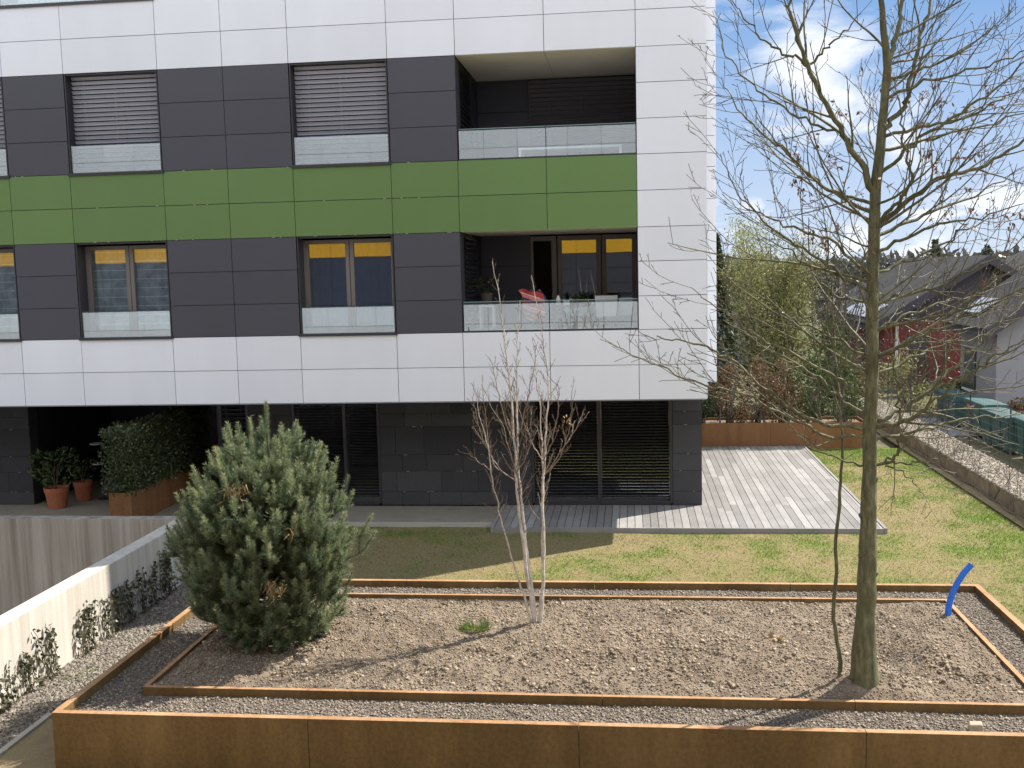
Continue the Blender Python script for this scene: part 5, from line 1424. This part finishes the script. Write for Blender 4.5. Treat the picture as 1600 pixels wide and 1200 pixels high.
# ------------------------------------------------------------------ trees and houses behind
def willow():
    r = np.random.default_rng(9)
    t = thing('willow_tree', (4.55, 33, -0.16), 'rounded yellow green tree just coming into leaf behind the far planter', 'tree')
    sb = MB(); fi = MB(); tips = []
    for q in range(24):
        a = r.uniform(0, 2*math.pi); sp = r.uniform(0.12, 0.46)
        P = wander((4.55+r.normal(0, .3), 33+r.normal(0, .3), -0.16), unit(np.array([[math.cos(a)*sp, math.sin(a)*sp, 1]]))[0], r.uniform(4.2, 6.0), 12, 0.01, 0.06, r)
        sb.tube(P, np.linspace(0.06, 0.01, len(P)), 6, cap=False)
        twigs(P, 0.05, 0.008, sb, fi, r, 0.26, 1.5, 1, 0.06, 0.006, 0.18, tips)
    sb.add(fi.V, fi.F); sb.build('trunk', M['bark'], t)
    tips = np.array(tips); keep = np.abs(tips[:, 0]-4.55) < 2.25-0.22*np.abs(tips[:, 2]-3); tips = tips[keep]
    C = np.repeat(tips, 15, 0); C = C+r.normal(0, 0.17, C.shape); n = len(C)
    V, F = leaves(C, unit(r.normal(0, .7, (n, 3))+[0, 0, 0.3]), rand_dirs(n, r), r.uniform(0.05, 0.12, n), r.uniform(0.02, 0.04, n), 0.1)
    mk('crown', V, F, M['willow'], t)
willow()
def conifer(name, x, y, z, h, rad, n, label, group=None, mt_='conifer'):
    t = thing(name, (x, y, z), label, 'tree', group)
    MB().tube([(x, y, z), (x, y, z+h*0.98)], [0.02*h, 0.004*h], 7).build('trunk', M['bark'], t)
    u = rng.random(n)**0.75; hh = z+h*(0.08+0.92*u)
    tier = 0.75+0.35*np.abs(np.sin(u*26))
    rr = rad*(1.02-u)*np.sqrt(rng.random(n))*tier; a = rng.uniform(0, 2*math.pi, n)
    C = np.stack([x+rr*np.cos(a), y+rr*np.sin(a), hh-rr*0.18], -1)
    D = unit(np.stack([np.cos(a), np.sin(a), rng.normal(-0.15, 0.4, n)], -1))
    V, F = leaves(C, D, rand_dirs(n), rng.uniform(0.10, 0.22, n)*h/5, rng.uniform(0.05, 0.10, n)*h/5, 0.1)
    mk('crown', V, F, M[mt_], t)
conifer('conifer', 2.7, 34.5, -0.16, 5.6, 1.2, 4200, 'dark green conifer between the white building corner and the yellow green tree')
shrub('bare_thicket', (7.0, 36.5, -0.16), 1.5, 1.0, 4.6, M['farwood'], 2600, 'tall greyish leafless thicket between the yellow green tree and the trunk', 'thicket', None, (0.07, 0.16), 26, 0.0, 0.55)
shrub('bare_thicket', (9.9, 37.5, -0.16), 1.5, 0.9, 3.0, M['farwood'], 900, 'thin leafless thicket in front of the red house wall', 'thicket', None, (0.06, 0.14), 24, 0.0, 0.6)
shrub('evergreen_shrub', (2.35, 31.9, -0.16), 0.7, 0.6, 2.6, M['conifer'], 2600, 'tall dark evergreen shrub tucked against the building corner behind the hedge', lsize=(0.08, 0.15), lump=0.6)
shrub('evergreen_shrub', (5.9, 32.4, -0.16), 1.0, 0.8, 2.7, M['laurel'], 2600, 'broad green shrub right of the yellow green tree, left of the trunk', lsize=(0.08, 0.15), lump=0.6)
BH = 'garden shrubs in front of the houses'
for x, y, rx, h, mm, lab in ((8.6, 34.2, 0.9, 1.5, 'willow', 'olive garden shrub in front of the red house wall'), (10.0, 33.6, 0.9, 0.9, 'laurel', 'low green shrub between the containers and the grey house'),
                             (11.6, 29.0, 0.9, 1.15, 'willow', 'yellow green shrub under the grey gable at the right edge'), (10.2, 28.4, 0.8, 0.85, 'brownhedge', 'brown twiggy shrub behind the waste containers'), (7.4, 35.4, 0.9, 1.4, 'brownhedge', 'russet garden shrub between the trunk and the red house')):
    shrub('garden_shrub', (x, y, -0.16), rx, 0.7, h, M[mm], 1300, lab, 'shrub', BH, (0.07, 0.13), 8, 0.0, 0.6)

M['tile'] = None
mt, nt, bs = new_mat('grey_roof_tiles')
co = objco(nt)
bt = node(nt, 'ShaderNodeTexBrick'); bt.inputs['Scale'].default_value = 3.2; bt.inputs['Mortar Size'].default_value = 0.012
bt.inputs['Color1'].default_value = (0.038, 0.036, 0.034, 1); bt.inputs['Color2'].default_value = (0.066, 0.063, 0.059, 1); bt.inputs['Mortar'].default_value = (0.03, 0.03, 0.03, 1)
mpn = node(nt, 'ShaderNodeMapping'); mpn.inputs['Rotation'].default_value = (0, 0, math.radians(90)); nt.links.new(co, mpn.inputs[0]); nt.links.new(mpn.outputs[0], bt.inputs['Vector'])
nt.links.new(mixc(nt, 1.0, bt.outputs['Color'], ramp_(nt, noise(nt, 1.2, 6, 0.6, co), [(0.3, (0.75,)*3), (0.7, (1.15,)*3)]), 'MULTIPLY'), bs.inputs['Base Color'])
bs.inputs['Roughness'].default_value = 0.9; bs.inputs['Specular IOR Level'].default_value = 0.15
M['tile'] = mt
M['roof_glare'] = simple('pale_roof_glare', (0.36, 0.37, 0.38), 0.3, 0.6, nz=(4, 0.2))  # pale tone stands in for sun glare on the roof tiles
M['door_dark'] = simple('dark_window', (0.05, 0.055, 0.065), 0.2, 0.6)
def gable_house(name, x0, x1, y0, y1, zeave, slope, wallmat, label, over=0.5, zb=-0.16):
    """gable end faces the camera; returns root"""
    t = thing(name, ((x0+x1)/2, y0, zb), label, 'house')
    xm = (x0+x1)/2; za = zeave+(xm-x0)*slope
    w = MB(); wt_ = 0.28
    w.prism([(x0, y0, zb), (x1, y0, zb), (x1, y0, zeave), (xm, y0, za), (x0, y0, zeave)], (0, wt_, 0))
    w.prism([(x0, y1-wt_, zb), (x1, y1-wt_, zb), (x1, y1-wt_, zeave), (xm, y1-wt_, za), (x0, y1-wt_, zeave)], (0, wt_, 0))
    w.box(x0, x0+wt_, y0+wt_+.003, y1-wt_-.003, zb, zeave-0.05); w.box(x1-wt_, x1, y0+wt_+.003, y1-wt_-.003, zb, zeave-0.05)
    w.build('wall', wallmat, t)
    rf = MB(); th = 0.16
    for s, xe in ((1, x0-over), (-1, x1+over)):
        ze = zeave-over*slope
        rf.prism([(xe, y0-over, ze+0.06), (xm, y0-over, za+0.06), (xm, y0-over, za+0.06+th), (xe, y0-over, ze+0.06+th)], (0, y1-y0+2*over, 0))
    ro = rf.build('roof', M['tile'], t)
    fa = MB()
    for s, xe in ((1, x0-over), (-1, x1+over)):
        ze = zeave-over*slope
        fa.prism([(xe, y0-over-0.03, ze-0.10), (xm, y0-over-0.03, za-0.10), (xm, y0-over-0.03, za+0.05+th), (xe, y0-over-0.03, ze+0.05+th)], (0, 0.025, 0))
        fa.prism([(xe+.02*s, y0-over, ze+0.035), (xm, y0-over, za+0.035), (xm, y0-over, za+0.055), (xe+.02*s, y0-over, ze+0.055)], (0, over-0.01, 0))
        fa.box(min(xe, xe-0.08*s), max(xe, xe-0.08*s), y0-over, y1+over, ze+0.0, ze+0.10)
    fa.build('fascia', M['fascia'], t)
    return t, ro, (xm, za)
t, ro, _ = gable_house('red_house', 9.45, 16.6, 40.6, 52, 2.25, 0.60, M['red_wall'], 'red rendered house with a steep grey tiled roof and dark fascia')
MB().tube([(9.9, 40.52, 2.1), (9.9, 40.52, -0.1)], 0.06, 8).build('downpipe', M['white_paint'], t)
MB().prism([(9.55, 40.57, 2.27), (16.5, 40.57, 2.27), (13.025, 40.57, 4.36)], (0, 0.025, 0)).build('gable_boarding', M['fascia'], t)
w = MB().box(10.3, 11.0, 40.56, 40.62, 0.6, 1.7).build('window', M['door_dark'], t)
MB().box(10.26, 11.04, 40.54, 40.559, 0.55, 0.6).build('sill', M['white_paint'], w)
def on_roof(ro_name, x0, slope, za, xm, a, b, y0, y1):
    pass
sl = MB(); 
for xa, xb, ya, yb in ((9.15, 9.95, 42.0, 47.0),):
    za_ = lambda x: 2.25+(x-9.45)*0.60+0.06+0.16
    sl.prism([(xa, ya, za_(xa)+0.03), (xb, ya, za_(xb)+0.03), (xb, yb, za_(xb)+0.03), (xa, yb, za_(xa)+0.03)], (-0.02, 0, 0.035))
sl.build('roof_glare', M['roof_glare'], t)  # pale slab added as painted glare on the red house tiles
t, ro, _ = gable_house('grey_house', 10.15, 18.6, 30.5, 33.7, 2.62, 0.68, M['grey_wall'], 'pale grey house with a tiled gable roof at the right edge', 0.42)
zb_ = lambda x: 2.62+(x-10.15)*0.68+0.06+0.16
MB().prism([(10.15, 32.0, zb_(10.15)+0.03), (10.75, 32.0, zb_(10.75)+0.03), (10.75, 33.6, zb_(10.75)+0.03), (10.15, 33.6, zb_(10.15)+0.03)], (-0.02, 0, 0.035)).build('roof_glare', M['roof_glare'], t)  # painted glare again, a pale slab on the grey house roof
w = MB().box(10.10, 10.149, 32.2, 33.2, 0.6, 1.8).build('window', M['door_dark'], t)
MB().box(10.06, 10.099, 32.15, 33.25, 0.54, 0.6).build('sill', M['white_paint'], w)
w = MB().box(12.4, 13.6, 30.45, 30.499, 0.6, 1.8).build('window', M['door_dark'], t)
t, ro, _ = gable_house('far_house', -1.0, 7.0, 47, 58, 2.2, 0.55, M['grey_wall'], 'distant house with a grey roof half hidden behind the yellow green tree')
t, ro, _ = gable_house('far_house', 21.0, 28.5, 60, 68, 3.4, 0.42, simple('cream_wall', (0.55, 0.48, 0.40), 0.85), 'distant cream house whose roof shows above the grey gable')
FT = 'distant trees behind the houses'
for x, y, h, rd, mm, lab in ((19.4, 70, 6.0, 1.5, 'conifer', 'tallest distant spruce above the red house ridge'), (23.2, 72, 5.6, 1.5, 'conifer', 'distant spruce to the right of the ridge'), (14.8, 66, 5.2, 1.4, 'conifer', 'distant spruce showing between trunk and ridge'),
                             (11.6, 62, 4.9, 1.6, 'farwood', 'bare greyish distant tree right behind the trunk'), (26.5, 74, 5.0, 1.7, 'farwood', 'bare distant tree at the right edge'), (17.0, 76, 5.0, 1.8, 'farwood', 'bare distant tree left of the tallest spruce'), (8.8, 60, 4.6, 1.7, 'farwood', 'bare distant tree left of the trunk')):
    conifer('distant_tree', x, y, -0.16, h, rd, 1500, lab, FT, mm)
n = 16000
x = rng.uniform(-20, 60, n); y = rng.uniform(88, 96, n)
hh = (3.6+1.6*fbm(x, y*0, 5, 61)+0.8*vnoise(x, y*0, 1.3, 64))*rng.random(n)**0.6
V, F = leaves(np.stack([x, y, hh-0.2], -1), unit(rng.standard_normal((n, 3))+[0, 0, .6]), rand_dirs(n), rng.uniform(0.5, 1.0, n), rng.uniform(0.25, 0.5, n), 0.1)
tag(mk('far_woodland', V, F, M['farwood']), 'low grey green belt of woodland on the horizon', 'woodland', kind='stuff')
